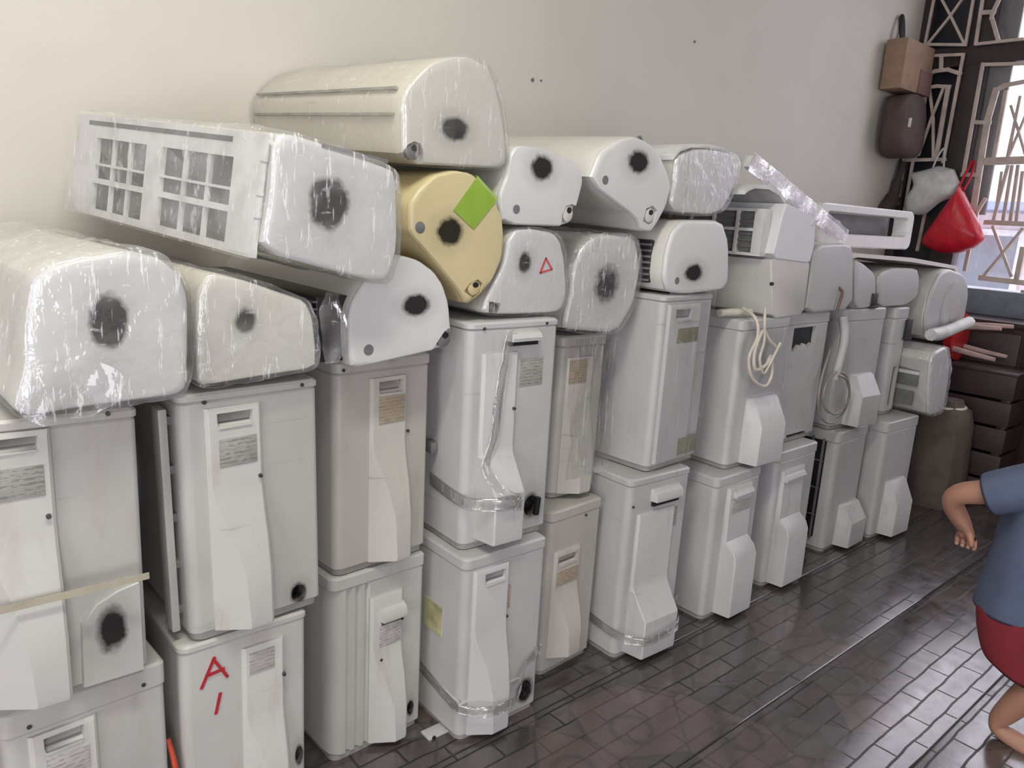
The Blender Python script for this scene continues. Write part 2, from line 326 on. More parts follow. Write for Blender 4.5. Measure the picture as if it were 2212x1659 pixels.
IDU = {
 'S': dict(loc=(0.2986,1.31,1.0065), pts=((-0.1024,0.141),(-0.113,0.072),(-0.1293,0.0241),(-0.1263,0.0094),(-0.1091,0.0),(-0.0368,0.0055),(0.0377,0.0073),(0.107,0.0105),(0.1218,0.0226),(0.1261,0.0824),(0.1292,0.1762),(0.1143,0.2146),(0.0865,0.2399),(0.0354,0.2489),(-0.0328,0.2377),(-0.0671,0.2259),(-0.095,0.2057)), d=(-0.03,0.9996,0.0), L=0.78, wrap=1, blot=(0.0062,0.1429,0.029,0.0453)),
 'R': dict(loc=(0.5641,1.35,1.0173), pts=((-0.1113,0.1662),(-0.1148,0.0114),(-0.1024,0.0),(0.0077,0.0077),(0.1139,0.0139),(0.1148,0.0524),(0.108,0.1135),(0.0919,0.1461),(0.0452,0.1622),(-0.0288,0.188),(-0.0885,0.1992)), d=(0.0,1.0,0.0), L=0.76, wrap=1, blot=(-0.0261,0.1138,0.0203,0.0236)),
 'Q': dict(loc=(0.9078,1.4,1.0107), pts=((-0.1347,0.096),(-0.1282,0.0067),(-0.1084,0.0),(0.078,0.0221),(0.1346,0.031),(0.1334,0.0549),(0.1231,0.129),(0.1042,0.1734),(0.0777,0.2034),(0.0376,0.2266),(-0.0018,0.2362),(-0.0428,0.2233),(-0.0962,0.1831),(-0.1267,0.137)), d=(0.0,1.0,0.0), L=0.72, wrap=0, blot=(0.0316,0.1289,0.0352,0.0225), knock=(-0.0857,0.0381,0.012), notch=((0.078,0.0221),(0.0887,0.0395),(0.1106,0.067),(0.1233,0.0738),(0.1331,0.0603),(0.1346,0.031))),
 'N': dict(loc=(1.0478,1.4,1.1339), pts=((-0.1318,0.1609),(-0.1037,0.1361),(-0.0593,0.0975),(0.0064,0.0358),(0.0324,0.0),(0.0733,0.0236),(0.1076,0.0556),(0.1324,0.1078),(0.1336,0.15),(0.1338,0.1661),(0.1269,0.2031),(0.1018,0.2408),(0.0598,0.2803),(0.0284,0.2971),(-0.0165,0.2995),(-0.0725,0.2846),(-0.1093,0.2542),(-0.1338,0.2204)), d=(0.0,1.0,0.0), L=0.76, wrap=0, blot=(-0.0249,0.1669,0.0342,0.0302), knock=(-0.1051,0.1733,0.0127), notch=((0.0211,0.0334),(0.0362,0.0512),(0.06,0.0605),(0.0757,0.0506),(0.0702,0.0291),(0.0518,0.0155)), tape=((0.0395,0.2859),(0.1018,0.2408),(0.0397,0.1739),(-0.0196,0.2133))),
 'P': dict(loc=(1.2739,1.41,1.1033), pts=((-0.0666,0.0024),(0.1062,0.0),(0.1332,0.0147),(0.1393,0.0544),(0.1239,0.1378),(0.1044,0.1841),(0.0781,0.2041),(0.0069,0.211),(-0.0497,0.206),(-0.0725,0.1803),(-0.0801,0.1256),(-0.1277,0.0491),(-0.1393,0.0098)), d=(0.0,1.0,0.0), L=0.76, wrap=2, blot=(-0.0151,0.1291,0.0228,0.027), notch=((-0.1213,0.0379),(-0.0834,0.0312),(-0.0874,0.0055),(-0.1194,0.009))),
 'U': dict(loc=(0.7023,1.33,1.2), pts=((-0.1228,0.1521),(-0.1435,0.0566),(0.0728,0.0034),(0.1248,0.0),(0.1435,0.0694),(0.136,0.2129),(0.1022,0.2241),(-0.0685,0.2617),(-0.1141,0.2591)), d=(-0.1862,0.9798,0.0735), L=0.75, wrap=1, blot=(-0.0129,0.1458,0.0414,0.0462)),
 'T': dict(loc=(1.0419,1.41,1.4358), pts=((0.1272,0.0103),(0.1447,0.0231),(0.1359,0.0822),(0.1174,0.1439),(0.0944,0.1982),(0.0723,0.2269),(0.0224,0.237),(-0.027,0.228),(-0.0753,0.2083),(-0.1046,0.182),(-0.1332,0.1525),(-0.1448,0.1266),(-0.1394,0.0)), d=(0.02,0.9983,0.0549), L=0.8, wrap=2, blot=(-0.0094,0.0838,0.0376,0.025), notch=((-0.1394,0.0),(-0.1401,0.0205),(-0.1304,0.0382),(-0.1145,0.0472),(-0.0991,0.045),(-0.0902,0.0307),(-0.0892,0.0041))),
 'O': dict(loc=(1.3058,1.41,1.3211), pts=((-0.1099,0.1632),(-0.1175,0.1137),(-0.1391,0.0609),(-0.1219,0.0),(0.1026,0.0008),(0.1248,0.0596),(0.1391,0.1134),(0.1303,0.1458),(0.0949,0.1653),(0.0007,0.1852),(-0.0899,0.1828)), d=(0.0,1.0,0.01), L=0.76, wrap=0, blot=(-0.0104,0.139,0.0365,0.0301), knock=(-0.0841,0.0371,0.0108), notch=((0.0694,0.0021),(0.0695,0.0329),(0.0805,0.0528),(0.0998,0.0583),(0.1221,0.0537),(0.1092,0.0022))),
 'V': dict(loc=(1.6097,1.46,1.0254), pts=((-0.1019,0.2441),(-0.1265,0.1933),(-0.131,0.1361),(-0.1513,0.0424),(-0.144,0.023),(0.0722,0.0),(0.1367,0.0831),(0.1513,0.1699),(0.1423,0.2169),(0.1151,0.2773),(-0.0259,0.2816),(-0.0719,0.2656)), d=(-0.0499,0.9988,0.0), L=0.76, wrap=1, blot=(0.0062,0.1451,0.0521,0.0548)),
 'W': dict(loc=(1.632,1.41,1.3181), pts=((0.0313,0.0382),(0.0542,0.0025),(0.101,0.0),(0.1255,0.0278),(0.1558,0.0729),(0.1696,0.1301),(0.1469,0.1653),(0.0949,0.2218),(0.0463,0.2413),(-0.0105,0.2497),(-0.0709,0.2329),(-0.1338,0.1969),(-0.1697,0.1206)), d=(-0.028,0.9992,0.03), L=0.76, wrap=0, blot=(0.0179,0.1845,0.0437,0.031), knock=(-0.1095,0.1283,0.0116), notch=((0.0563,0.0291),(0.0669,0.0648),(0.0937,0.0736),(0.1162,0.0607),(0.1048,0.0283),(0.0857,0.02))),
 'X': dict(loc=(1.9764,1.42,1.3778), pts=((-0.1517,0.0813),(-0.1664,0.0289),(-0.1254,0.0009),(0.0384,0.0),(0.1051,0.0182),(0.1451,0.0778),(0.1664,0.1435),(0.1505,0.1823),(0.077,0.1918),(-0.0569,0.187),(-0.1338,0.1644),(-0.156,0.1447)), d=(-0.02,0.9998,0.0), L=0.76, wrap=1),
 'Y': dict(loc=(1.949,1.39,1.1414), pts=((-0.1461,0.1824),(-0.166,0.1232),(-0.1669,0.0507),(-0.1432,0.0101),(-0.0576,0.0),(0.1414,0.0099),(0.1668,0.0343),(0.1405,0.1595),(0.0904,0.2226),(-0.1021,0.2152)), d=(0.0,1.0,0.0), L=0.76, wrap=0, blot=(-0.0281,0.0645,0.0437,0.0262), knock=(-0.105,0.0419,0.0108)),
 'H': dict(loc=(2.8276,1.4,1.051), pts=((-0.1837,0.1317),(-0.1831,0.0),(0.1842,0.0036),(0.1225,0.2123),(0.0842,0.2591),(-0.1842,0.2491)), d=(0.0,1.0,0.0), L=0.7, wrap=0),
 'I': dict(loc=(3.1395,1.42,1.0497), pts=((-0.0645,0.0),(0.1225,0.0009),(0.0733,0.1254),(0.044,0.1483),(-0.0634,0.1856),(-0.1225,0.1963)), d=(0.0,1.0,0.0), L=0.7, wrap=0),
 'I4': dict(loc=(3.4819,1.43,1.0465), pts=((-0.1703,0.0011),(0.0993,0.0),(0.2235,0.0384),(0.2031,0.123),(0.1551,0.1648),(-0.0855,0.1692),(-0.1906,0.152),(-0.2235,0.1233)), d=(0.0,1.0,0.0), L=0.66, wrap=0),
 'J': dict(loc=(3.9942,1.4,0.8615), pts=((-0.2354,0.2469),(-0.2478,0.119),(-0.191,0.0246),(-0.015,0.0),(0.1509,0.0197),(0.2477,0.0966),(0.2447,0.2134),(0.2054,0.2786),(0.1213,0.3248),(-0.066,0.352),(-0.1665,0.3309)), d=(0.0,1.0,0.0), L=0.7, wrap=0),
 'K': dict(loc=(3.7482,1.3,0.5439), pts=((-0.0886,0.1163),(-0.0325,0.0),(0.1334,0.0055),(0.134,0.1366),(0.1134,0.2276),(0.0389,0.3272),(-0.1339,0.3014)), d=(0.02,0.9998,0.0), L=0.6, wrap=1),
}
GRILLE = [
 (((2.162,2.737),(2.171,2.487)), 0.009),
 (((1.941,2.703),(1.94,2.457)), 0.009),
 (((2.17,2.485),(1.94,2.457)), 0.01),
 (((2.117,2.73),(2.05,2.629),(1.948,2.465)), 0.008),
 (((2.001,2.712),(2.05,2.629),(2.152,2.488)), 0.008),
 (((1.89,2.695),(1.884,2.454)), 0.01),
 (((1.802,2.682),(1.825,2.611),(1.824,2.584),(1.773,2.468)), 0.012),
 (((1.884,2.623),(1.82,2.617)), 0.014),
 (((1.884,2.454),(1.647,2.454)), 0.01),
 (((2.114,2.415),(1.941,2.404)), 0.01),
 (((1.942,2.404),(1.95,1.798)), 0.01),
 (((2.162,2.258),(2.178,1.804),(2.175,1.545)), 0.01),
 (((2.062,2.406),(2.052,2.337)), 0.013),
 (((2.147,2.301),(2.084,2.325),(2.012,2.327),(1.94,2.298)), 0.013),
 (((2.126,2.233),(2.062,2.239),(1.988,2.23)), 0.012),
 (((2.121,2.236),(2.122,1.819)), 0.015),
 (((1.995,2.227),(1.994,1.817)), 0.015),
 (((2.1,2.224),(2.049,2.05),(2.01,1.825)), 0.009),
 (((2.022,2.218),(2.06,2.051),(2.099,1.841)), 0.009),
 (((2.183,1.811),(1.942,1.813)), 0.012),
 (((2.125,1.811),(2.126,1.491)), 0.01),
 (((1.826,2.34),(1.824,1.738)), 0.011),
 (((1.825,2.338),(1.61,2.323)), 0.011),
 (((1.733,2.193),(1.749,2.029),(1.736,1.507)), 0.02),
 (((1.822,2.022),(1.736,2.014)), 0.013),
 (((1.83,1.725),(1.736,1.723)), 0.014),
 (((1.733,2.193),(1.693,2.214),(1.593,2.227)), 0.014),
 (((1.715,1.799),(1.517,1.805)), 0.025),
 (((1.68,2.179),(1.678,1.799)), 0.012),
 (((1.603,2.146),(1.608,1.813)), 0.009),
 (((1.64,2.1),(1.523,1.839)), 0.008),
 (((1.56,2.048),(1.608,1.813)), 0.008),
 (((1.687,1.585),(1.714,1.514),(1.722,1.174)), 0.012),
 (((1.599,1.772),(1.62,1.461)), 0.01),
 (((1.624,1.738),(1.614,1.462)), 0.007),
 (((1.577,1.772),(1.569,1.464)), 0.01),
 (((1.547,1.772),(1.532,1.465)), 0.01),
 (((1.518,1.738),(1.501,1.467)), 0.01),
 (((1.655,1.456),(1.444,1.456)), 0.016),
 (((1.615,1.433),(1.472,1.163)), 0.009),
 (((1.462,1.428),(1.611,1.152)), 0.009),
 (((1.628,1.136),(1.385,1.129)), 0.018),
 (((1.443,1.319),(1.444,1.13)), 0.016),
 (((2.003,1.503),(2.011,1.27)), 0.01),
]

# ------------------------------------------------------------------ the room
WALL_Y, FAR_X, CEIL = 2.22, 5.1, 3.3

def wall_material():
    m, nt, b = new_mat('wall_plaster'); g = G(nt)
    v = g.coord()
    c = g.mix(g.rng(g.noise(v, 1.6, 3), 0.4, 0.7), (0.61, 0.585, 0.525), (0.565, 0.54, 0.485))
    g.put(b.inputs['Base Color'], c); b.inputs['Roughness'].default_value = 0.6
    g.bump(g.noise(v, 60, 3), 0.06, 0.004, b)
    return m
M_WALL = wall_material()
M_CEIL = plain('ceiling_paint', (0.80, 0.79, 0.75), 0.8, grime=0.03)
M_DARKWOOD = plain('dark_wood', (0.045, 0.034, 0.034), 0.35)
M_REDWOOD = plain('red_brown_wood', (0.038, 0.019, 0.019), 0.45)
M_GRILLE = plain('grille_paint', (0.56, 0.47, 0.42), 0.5)
M_GROUT = plain('floor_grout', (0.022, 0.020, 0.020), 0.6)

structure(box('wall_left', (-3.0, FAR_X + 0.15, WALL_Y, WALL_Y + 0.15, 0, CEIL), M_WALL, bev=0))
structure(box('wall_back', (-3.15, -3.0, 0.3, WALL_Y + 0.15, 0, CEIL), M_WALL, bev=0))
structure(box('wall_back', (-3.15, -3.0, -3.4, -1.3, 0, CEIL), M_WALL, bev=0))
structure(box('wall_back', (-3.15, -3.0, -1.3, 0.3, 2.4, CEIL), M_WALL, bev=0))  # lintel of an added opening that lets fill light onto the left faces
structure(box('wall_right', (-3.15, -2.5, -3.55, -3.4, 0, CEIL), M_WALL, bev=0))
structure(box('wall_right', (0.1, FAR_X + 0.15, -3.55, -3.4, 0, CEIL), M_WALL, bev=0))
structure(box('wall_right', (-2.5, 0.1, -3.55, -3.4, 2.5, CEIL), M_WALL, bev=0))
structure(box('ceiling', (-3.0, FAR_X + 0.15, -3.4, WALL_Y + 0.15, CEIL, CEIL + 0.1), M_CEIL, bev=0))
floor = structure(box('floor', (-3.0, FAR_X + 0.15, -3.4, WALL_Y + 0.15, -0.12, -0.004), M_GROUT, bev=0))

def tile_material():
    m, nt, b = new_mat('patterned_floor_tile'); g = G(nt)
    pos = g.n('ShaderNodeNewGeometry').outputs['Position']
    wob = g.n('ShaderNodeVectorMath', operation='ADD'); g.put(wob.inputs[0], pos)
    nz = g.n('ShaderNodeTexNoise'); g.put(nz.inputs['Vector'], pos); nz.inputs['Scale'].default_value = 9
    sc = g.n('ShaderNodeVectorMath', operation='SCALE'); g.put(sc.inputs[0], nz.outputs[1]); sc.inputs['Scale'].default_value = 0.012
    g.put(wob.inputs[1], sc.outputs[0])
    br = g.n('ShaderNodeTexBrick'); g.put(br.inputs['Vector'], wob.outputs[0])
    br.inputs['Scale'].default_value = 1.0
    br.inputs['Brick Width'].default_value = 0.21; br.inputs['Row Height'].default_value = 0.0623
    br.inputs['Mortar Size'].default_value = 0.004; br.inputs['Mortar Smooth'].default_value = 0.4
    for i, c in (('Color1', (0.085, 0.066, 0.065)), ('Color2', (0.058, 0.048, 0.049)), ('Mortar', (0.008, 0.007, 0.0075))):
        br.inputs[i].default_value = (*c, 1)
    vo = g.n('ShaderNodeTexVoronoi', feature='F1'); g.put(vo.inputs['Vector'], wob.outputs[0]); vo.inputs['Scale'].default_value = 4.6
    ve = g.n('ShaderNodeTexVoronoi', feature='DISTANCE_TO_EDGE'); g.put(ve.inputs['Vector'], wob.outputs[0]); ve.inputs['Scale'].default_value = 4.6
    hs = g.xyz(vo.outputs['Color'])
    c = g.mix(g.rng(hs[0], 0.5, 0.85, 0, 0.65), br.outputs[0], (0.125, 0.085, 0.08))
    c = g.mix(g.rng(hs[1], 0.6, 0.9, 0, 0.5), c, (0.10, 0.092, 0.091))
    ring = g.math('MULTIPLY', g.rng(g.math('ABSOLUTE', g.math('SUBTRACT', vo.outputs['Distance'], 0.33)), 0.0, 0.05, 0.6, 0), g.rng(hs[0], 0.45, 0.55))
    c = g.mix(ring, c, (0.024, 0.02, 0.02))
    c = g.mix(g.rng(ve.outputs['Distance'], 0.0, 0.03, 0.7, 0), c, (0.026, 0.022, 0.022))
    c = g.mix(g.rng(g.noise(pos, 30, 6, 0.7), 0.45, 0.75, 0, 0.4), c, (0.04, 0.034, 0.034))
    c = g.mix(g.rng(g.noise(pos, 2.2, 3), 0.4, 0.7, 0, 0.45), c, (0.045, 0.04, 0.04))
    g.put(b.inputs['Base Color'], c)
    mort = br.outputs[1]
    g.put(b.inputs['Roughness'], g.math('ADD', g.rng(g.noise(pos, 18, 4), 0.3, 0.7, 0.15, 0.28), g.math('MULTIPLY', mort, 0.35), True))
    g.put(b.inputs['Specular IOR Level'], g.rng(mort, 0.0, 1.0, 0.5, 0.25))
    b.inputs['IOR'].default_value = 2.05
    g.bump(br.outputs[1], -0.04, 0.001, b)
    return m
M_TILE = tile_material()
TS = 0.374
def tile_mesh():
    """one tile: long edges rounded and glazed, short edges tight"""
    r = 0.0045; prof = [(0.0006, -0.010)]
    for k in range(5):
        a = PI - PI / 2 * k / 4; prof.append((0.0006 + r + r * math.cos(a), -r + r * math.sin(a)))
    prof += [(TS - y, z) for y, z in prof[::-1]]
    vs, fs = loft([[(x, y, z) for y, z in prof] for x in (0.0002, TS - 0.0002)])
    me = from_data('tile', vs, fs, 60)
    me.materials.append(M_TILE); me.materials.append(M_EDGE)
    for p in me.polygons:
        if abs(p.normal.x) < 0.5 and 0.05 < p.normal.z < 0.99: p.material_index = 1
    return me
M_EDGE = plain('tile_edge_glaze', (0.05, 0.046, 0.046), 0.05, grime=0.0)
M_EDGE.node_tree.nodes['Principled BSDF'].inputs['IOR'].default_value = 1.8
tile_me = tile_mesh()
for iy in range(-8, 5):
    for ix in range(-3, 15):
        x0 = -0.9 + ix * TS; y0 = 0.576 + iy * TS
        if x0 + TS > FAR_X + 0.02 or y0 + TS > WALL_Y + 0.02: continue
        link('tile', tile_me, None, floor, (x0, y0, 0))

# far wall with the big grilled window; below the sill it is solid
fw = structure(box('wall_far', (FAR_X, FAR_X + 0.15, -3.4, WALL_Y, 0, 0.93), M_REDWOOD, bev=0))
structure(box('trim_1', (FAR_X - 0.10, FAR_X + 0.15, -0.9, 1.80, 0.93, 1.075), plain('sill_stone', (0.20, 0.22, 0.27), 0.4), bev=0.006))
structure(box('wall_far', (FAR_X, FAR_X + 0.15, -3.4, -0.9, 0.93, CEIL), M_WALL, bev=0))
win = structure(thing('window_1', '', ''))
for k in ('label', 'category'): del win[k]
win.location = (FAR_X, 0, 0)
def frame_piece(y0, y1, z0, z1, x0=0.0, x1=0.09, mat=None, name='frame_rail'):
    box(name, (x0, x1, y0, y1, z0, z1), mat or M_DARKWOOD, win, bev=0.003)
frame_piece(2.165, WALL_Y, 0.93, CEIL, name='jamb')
frame_piece(1.81, 1.94, 0.93, CEIL, name='mullion')
frame_piece(-0.9, 2.165, 2.345, 2.455, -0.004, 0.094, name='transom')
frame_piece(-0.9, 2.165, 3.15, CEIL, -0.004, 0.094, name='head_rail')
frame_piece(-0.9, 2.165, 0.93, 1.06, -0.004, 0.094, name='bottom_rail')
frame_piece(0.42, 0.52, 0.93, CEIL, name='mullion')
frame_piece(-0.9, -0.82, 0.93, CEIL, name='jamb')
# closed dark shutters behind the left bay, glass in the others
M_SHUT = plain('dark_shutter', (0.020, 0.020, 0.026), 0.4)
frame_piece(1.94, 2.165, 1.06, 2.345, 0.06, 0.085, M_SHUT, 'shutter')
frame_piece(1.94, 2.165, 2.455, 3.15, 0.06, 0.085, M_SHUT, 'shutter')
frame_piece(1.70, 1.81, 1.50, 2.345, 0.06, 0.085, M_SHUT, 'shutter')
frame_piece(1.70, 1.81, 2.455, 3.15, 0.06, 0.085, M_SHUT, 'shutter')
def glass_material():
    m, nt, b = new_mat('window_glass'); nt.nodes.clear(); g = G(nt)
    out = g.n('ShaderNodeOutputMaterial')
    tr = g.n('ShaderNodeBsdfTransparent'); tr.inputs[0].default_value = (0.93, 0.93, 0.95, 1)
    df = g.n('ShaderNodeBsdfDiffuse'); df.inputs[0].default_value = (0.8, 0.78, 0.8, 1)
    gl = g.n('ShaderNodeBsdfGlossy'); gl.inputs['Roughness'].default_value = 0.03
    a = g.n('ShaderNodeMixShader'); a.inputs[0].default_value = 0.10
    nt.links.new(tr.outputs[0], a.inputs[1]); nt.links.new(df.outputs[0], a.inputs[2])
    c = g.n('ShaderNodeMixShader'); c.inputs[0].default_value = 0.06
    nt.links.new(a.outputs[0], c.inputs[1]); nt.links.new(gl.outputs[0], c.inputs[2])
    nt.links.new(c.outputs[0], out.inputs[0])
    return m
M_GLASS = glass_material()
for (y0, y1) in ((0.52, 1.81), (-0.82, 0.42)):
    frame_piece(y0, y1, 1.06, 2.345, 0.042, 0.048, M_GLASS, 'pane')
    frame_piece(y0, y1, 2.455, 3.15, 0.042, 0.048, M_GLASS, 'pane')
_gb = [0]
def grille_bar(pts, hw):
    w = hw * 1.7
    for i in range(len(pts) - 1):
        _gb[0] += 1; xo = -0.020 - 0.0007 * (_gb[0] % 11)
        a = (xo, *pts[i]); b = (xo, *pts[i + 1])
        link('grille_bar', bar_mesh('grille_bar', a, b, w, 0.016), M_GRILLE, win)
for pts, hw in GRILLE: grille_bar(pts, hw)
# the same lattice goes on to the right of the frame
for y in (1.22, 1.08, 0.94, 0.80, 0.66, 0.56):
    grille_bar(((y, 1.07), (y, 2.34)), 0.009)
for z in (1.08, 1.36, 1.86, 2.33):
    grille_bar(((0.53, z), (1.40, z)), 0.011)
for y in (-0.7, -0.45, -0.2, 0.05, 0.3):
    grille_bar(((y, 1.07), (y, 3.14)), 0.010)

# street outside
structure(box('trim_2', (FAR_X + 0.3, 30, -14, 14, -0.4, -0.3), plain('street_paving', (0.42, 0.40, 0.40), 0.8), bev=0))
ob = thing('house', 'pale house across the street behind the window grille', 'building', (11.0, 0, -0.3))
M_HOUSE = plain('house_render', (0.66, 0.56, 0.58), 0.8)
box('house_wall', (0, 3, -6, 6, 0, 2.9), M_HOUSE, ob, bev=0)
box('awning', (-1.0, 0.05, -5.5, 4.5, 2.0, 2.1), plain('awning_blue', (0.18, 0.24, 0.42), 0.6), ob, bev=0.01)
for y in (-3.6, -1.2, 1.2, 3.6):
    w = box('window', (-0.05, 0.02, y - 0.5, y + 0.5, 0.8, 1.8), plain('house_frame', (0.75, 0.75, 0.78), 0.5), ob, bev=0.01)
    box('pane', (-0.06, -0.045, y - 0.42, y + 0.42, 0.88, 1.72), plain('house_pane', (0.10, 0.12, 0.16), 0.1), w, bev=0)

# ------------------------------------------------------------------ outdoor units
M_PAN = plain('base_pan', (0.30, 0.29, 0.27), 0.6)
M_SCREW = plain('screw_steel', (0.10, 0.10, 0.10), 0.4, 0.6)
M_BLACK = plain('black_plastic', (0.012, 0.012, 0.013), 0.5)
M_GREYP = plain('grey_plastic', (0.17, 0.165, 0.17), 0.5)
M_TAPE = film('clear_tape', 0.06, 0.5, (1, 1, 1), 0.8)
M_FILM = film('stretch_film', 0.20, 0.27)
M_FILM_THIN = film('thin_film', 0.10, 0.22)
M_FILM_SHEET = film('film_sheet', 0.10, 0.24, (1, 1, 0.35))

def plate_material(name, base, ink):
    m, nt, b = new_mat(name); g = G(nt)
    v = g.coord(scale=(60, 1, 240))
    n = g.noise(v, 1.0, 2, 0.7)
    z = g.xyz(g.coord())[2]
    rows = g.math('FRACT', g.math('MULTIPLY', z, 120))
    f = g.math('MULTIPLY', g.rng(n, 0.46, 0.54), g.rng(rows, 0.35, 0.5))
    c = g.mix(g.math('MULTIPLY', f, 0.5), base, ink)
    c = g.mix(g.rng(g.noise(g.coord(), 30, 4), 0.45, 0.7, 0, 0.6), c, tuple(x * 0.7 for x in base))
    g.put(b.inputs['Base Color'], c); b.inputs['Roughness'].default_value = 0.45
    return m
PLATES = {'grey': plate_material('nameplate_grey', (0.33, 0.33, 0.30), (0.08, 0.08, 0.08)),
          'olive': plate_material('nameplate_olive', (0.24, 0.23, 0.15), (0.10, 0.09, 0.07)),
          'tan': plate_material('nameplate_tan', (0.40, 0.34, 0.25), (0.16, 0.12, 0.09)),
          'pale': plate_material('nameplate_pale', (0.46, 0.44, 0.42), (0.14, 0.13, 0.13))}

def plan(w, D, rl=0.022, rr=0.010, ribs=False):
    """casing outline seen from above, counter-clockwise"""
    p = []
    if ribs:
        p += [(0.0, 0.05), (0.004, 0.022), (0.014, 0.008), (0.028, 0.0)]
        x = 0.028
        for k in range(3):
            p += [(x + 0.010, 0.0), (x + 0.015, 0.008), (x + 0.020, 0.008), (x + 0.025, 0.0)]
            x += 0.025
    else:
        for k in range(6):
            a = PI + PI / 2 * k / 5
            p.append((rl + rl * math.cos(a), rl + rl * math.sin(a)))
    for k in range(5):
        a = -PI / 2 + PI / 2 * k / 4
        p.append((w - rr + rr * math.cos(a), rr + rr * math.sin(a)))
    p += [(w, D - 0.01), (w - 0.01, D), (0.01, D), (0, D - 0.01)]
    return p

def inset(p, d, w, D):
    cx, cy = w / 2, D / 2
    return [(x + (d if x < cx else -d) * min(1, abs(x - cx) / (cx * .5)), y + (d if y < cy else -d) * min(1, abs(y - cy) / (cy * .5))) for x, y in p]

def cover_mesh(u0, z0, u1, z1, knots, right_off=0.0):
    """valve cover: knots = (z fraction from the bottom, how far it stands out, flank offset of the front left edge)"""
    rings = []
    H = z1 - z0
    for (f, p, off) in knots:
        z = z0 + H * f
        r = min(0.006, p * 0.6)
        a = u0 + off
        rings.append([(u0, 0.004, z), (u0, -min(0.003, p * .4), z), (a + r * .3, -p + r * .6, z), (a + r, -p, z),
                      (u1 - right_off - r, -p, z), (u1 - right_off - r * .2, -p + r * .6, z), (u1, 0.0, z), (u1, 0.004, z)])
    f, p, off = knots[-1]
    return from_data('valve_cover', *loft(rings), smooth=28)

SLOPE = ((0, .040, .050), (.02, .042, .052), (.25, .041, .046), (.42, .030, .030), (.58, .014, .006), (.66, .010, .001), (.98, .010, .001), (1, .007, .002))
BOXY = ((0, .066, .010), (.02, .068, .010), (.27, .068, .010), (.45, .014, .004), (.50, .009, .002), (.98, .009, .002), (1, .006, .003))
KNEE = ((0, .060, .006), (.02, .062, .006), (.46, .060, .006), (.52, .048, .005), (.58, .016, .002), (.98, .012, .001), (1, .008, .002))
LOWBOX = ((0, .062, .010), (.03, .064, .010), (.60, .064, .012), (.97, .020, .022), (1, .010, .024))
FLAT = ((0, .007, .001), (.02, .009, .001), (.98, .009, .001), (1, .006, .002))

BEIGE = (0.47, 0.46, 0.435); GREYW = (0.47, 0.47, 0.465); WARM = (0.46, 0.44, 0.405)
UNITS = {  # cover style, tint, plate kind, label
 'A1': (SLOPE, BEIGE, 'pale', 'lower outdoor unit of the leftmost stack, cut by the bottom left picture corner', {}),
 'A2': (SLOPE, BEIGE, 'grey', 'upper outdoor unit of the leftmost stack, large black sprayed patch at its lower right', {}),
 'B1': (SLOPE, BEIGE, 'pale', 'outdoor unit with red hand-painted A and 1 on its end panel', {}),
 'B2': (SLOPE, BEIGE, 'grey', 'tilted outdoor unit standing on the one marked A 1 in red', {}),
 'C1': (SLOPE, BEIGE, 'pale', 'ribbed-corner outdoor unit on the floor, third stack from the left', {'ribs': True}),
 'C2': (SLOPE, WARM, 'tan', 'yellowed outdoor unit under the white indoor unit with a plain flat base, third stack', {}),
 'D1': (SLOPE, GREYW, 'tan', 'outdoor unit on the floor with a yellow-green paper patch and shiny tape', {}),
 'D2': (BOXY, GREYW, 'grey', 'tall outdoor unit with a taped box-shaped valve cover above the paper-patched one', {}),
 'E1': (SLOPE, WARM, 'tan', 'lower outdoor unit of the narrow recessed stack, tan nameplate, on the floor', {}),
 'E2': (SLOPE, WARM, 'tan', 'brownish film-covered upper outdoor unit of the narrow recessed stack', {}),
 'F1': (BOXY, GREYW, 'grey', 'floor-standing outdoor unit with a hood handle, right of the recessed stack', {}),
 'F2': (FLAT, GREYW, 'olive', 'upper outdoor unit with two olive labels behind a loose clear sheet', {}),
 'G1': (KNEE, GREYW, 'pale', 'floor outdoor unit under the one hung with a coiled white cord', {}),
 'G2': (LOWBOX, GREYW, 'pale', 'outdoor unit with a coiled white cord hanging on its end panel', {}),
 'H1': (KNEE, GREYW, 'pale', 'floor outdoor unit just left of the black wire grille', {}),
 'H2': (FLAT, GREYW, 'pale', 'outdoor unit with a torn black opening at its top', {}),
 'I1': (LOWBOX, GREYW, 'pale', 'floor outdoor unit with a black wire grille on its left side', {'grille': True}),
 'I2': (LOWBOX, GREYW, 'pale', 'outdoor unit behind the loops of bare hanging wire', {}),
 'J1': (LOWBOX, GREYW, 'pale', 'last floor outdoor unit at the far end of the row', {}),
 'J2': (FLAT, GREYW, 'pale', 'narrow-looking outdoor unit on top of the last floor unit, dark gap inside', {}),
}
ODU_D = 0.76
units = {}
_fan = bmesh.new()
for r in (0.06, 0.10, 0.14, 0.18):
    pts = [(0, r * math.cos(2 * PI * k / 28), r * math.sin(2 * PI * k / 28)) for k in range(28)]
    ring = []
    for p in pts:
        s = 1 + 0.003 / r
        ring.append([_fan.verts.new((-0.006, p[1], p[2])), _fan.verts.new((-0.006, p[1] * s, p[2] * s)), _fan.verts.new((0.0, p[1] * s, p[2] * s))])
    for k in range(28):
        a, b_ = ring[k], ring[(k + 1) % 28]
        _fan.faces.new((a[0], a[1], b_[1], b_[0])); _fan.faces.new((a[1], a[2], b_[2], b_[1]))
fan_me = finish(_fan, 'fan_guard'); fan_me.materials.append(M_GREYP)

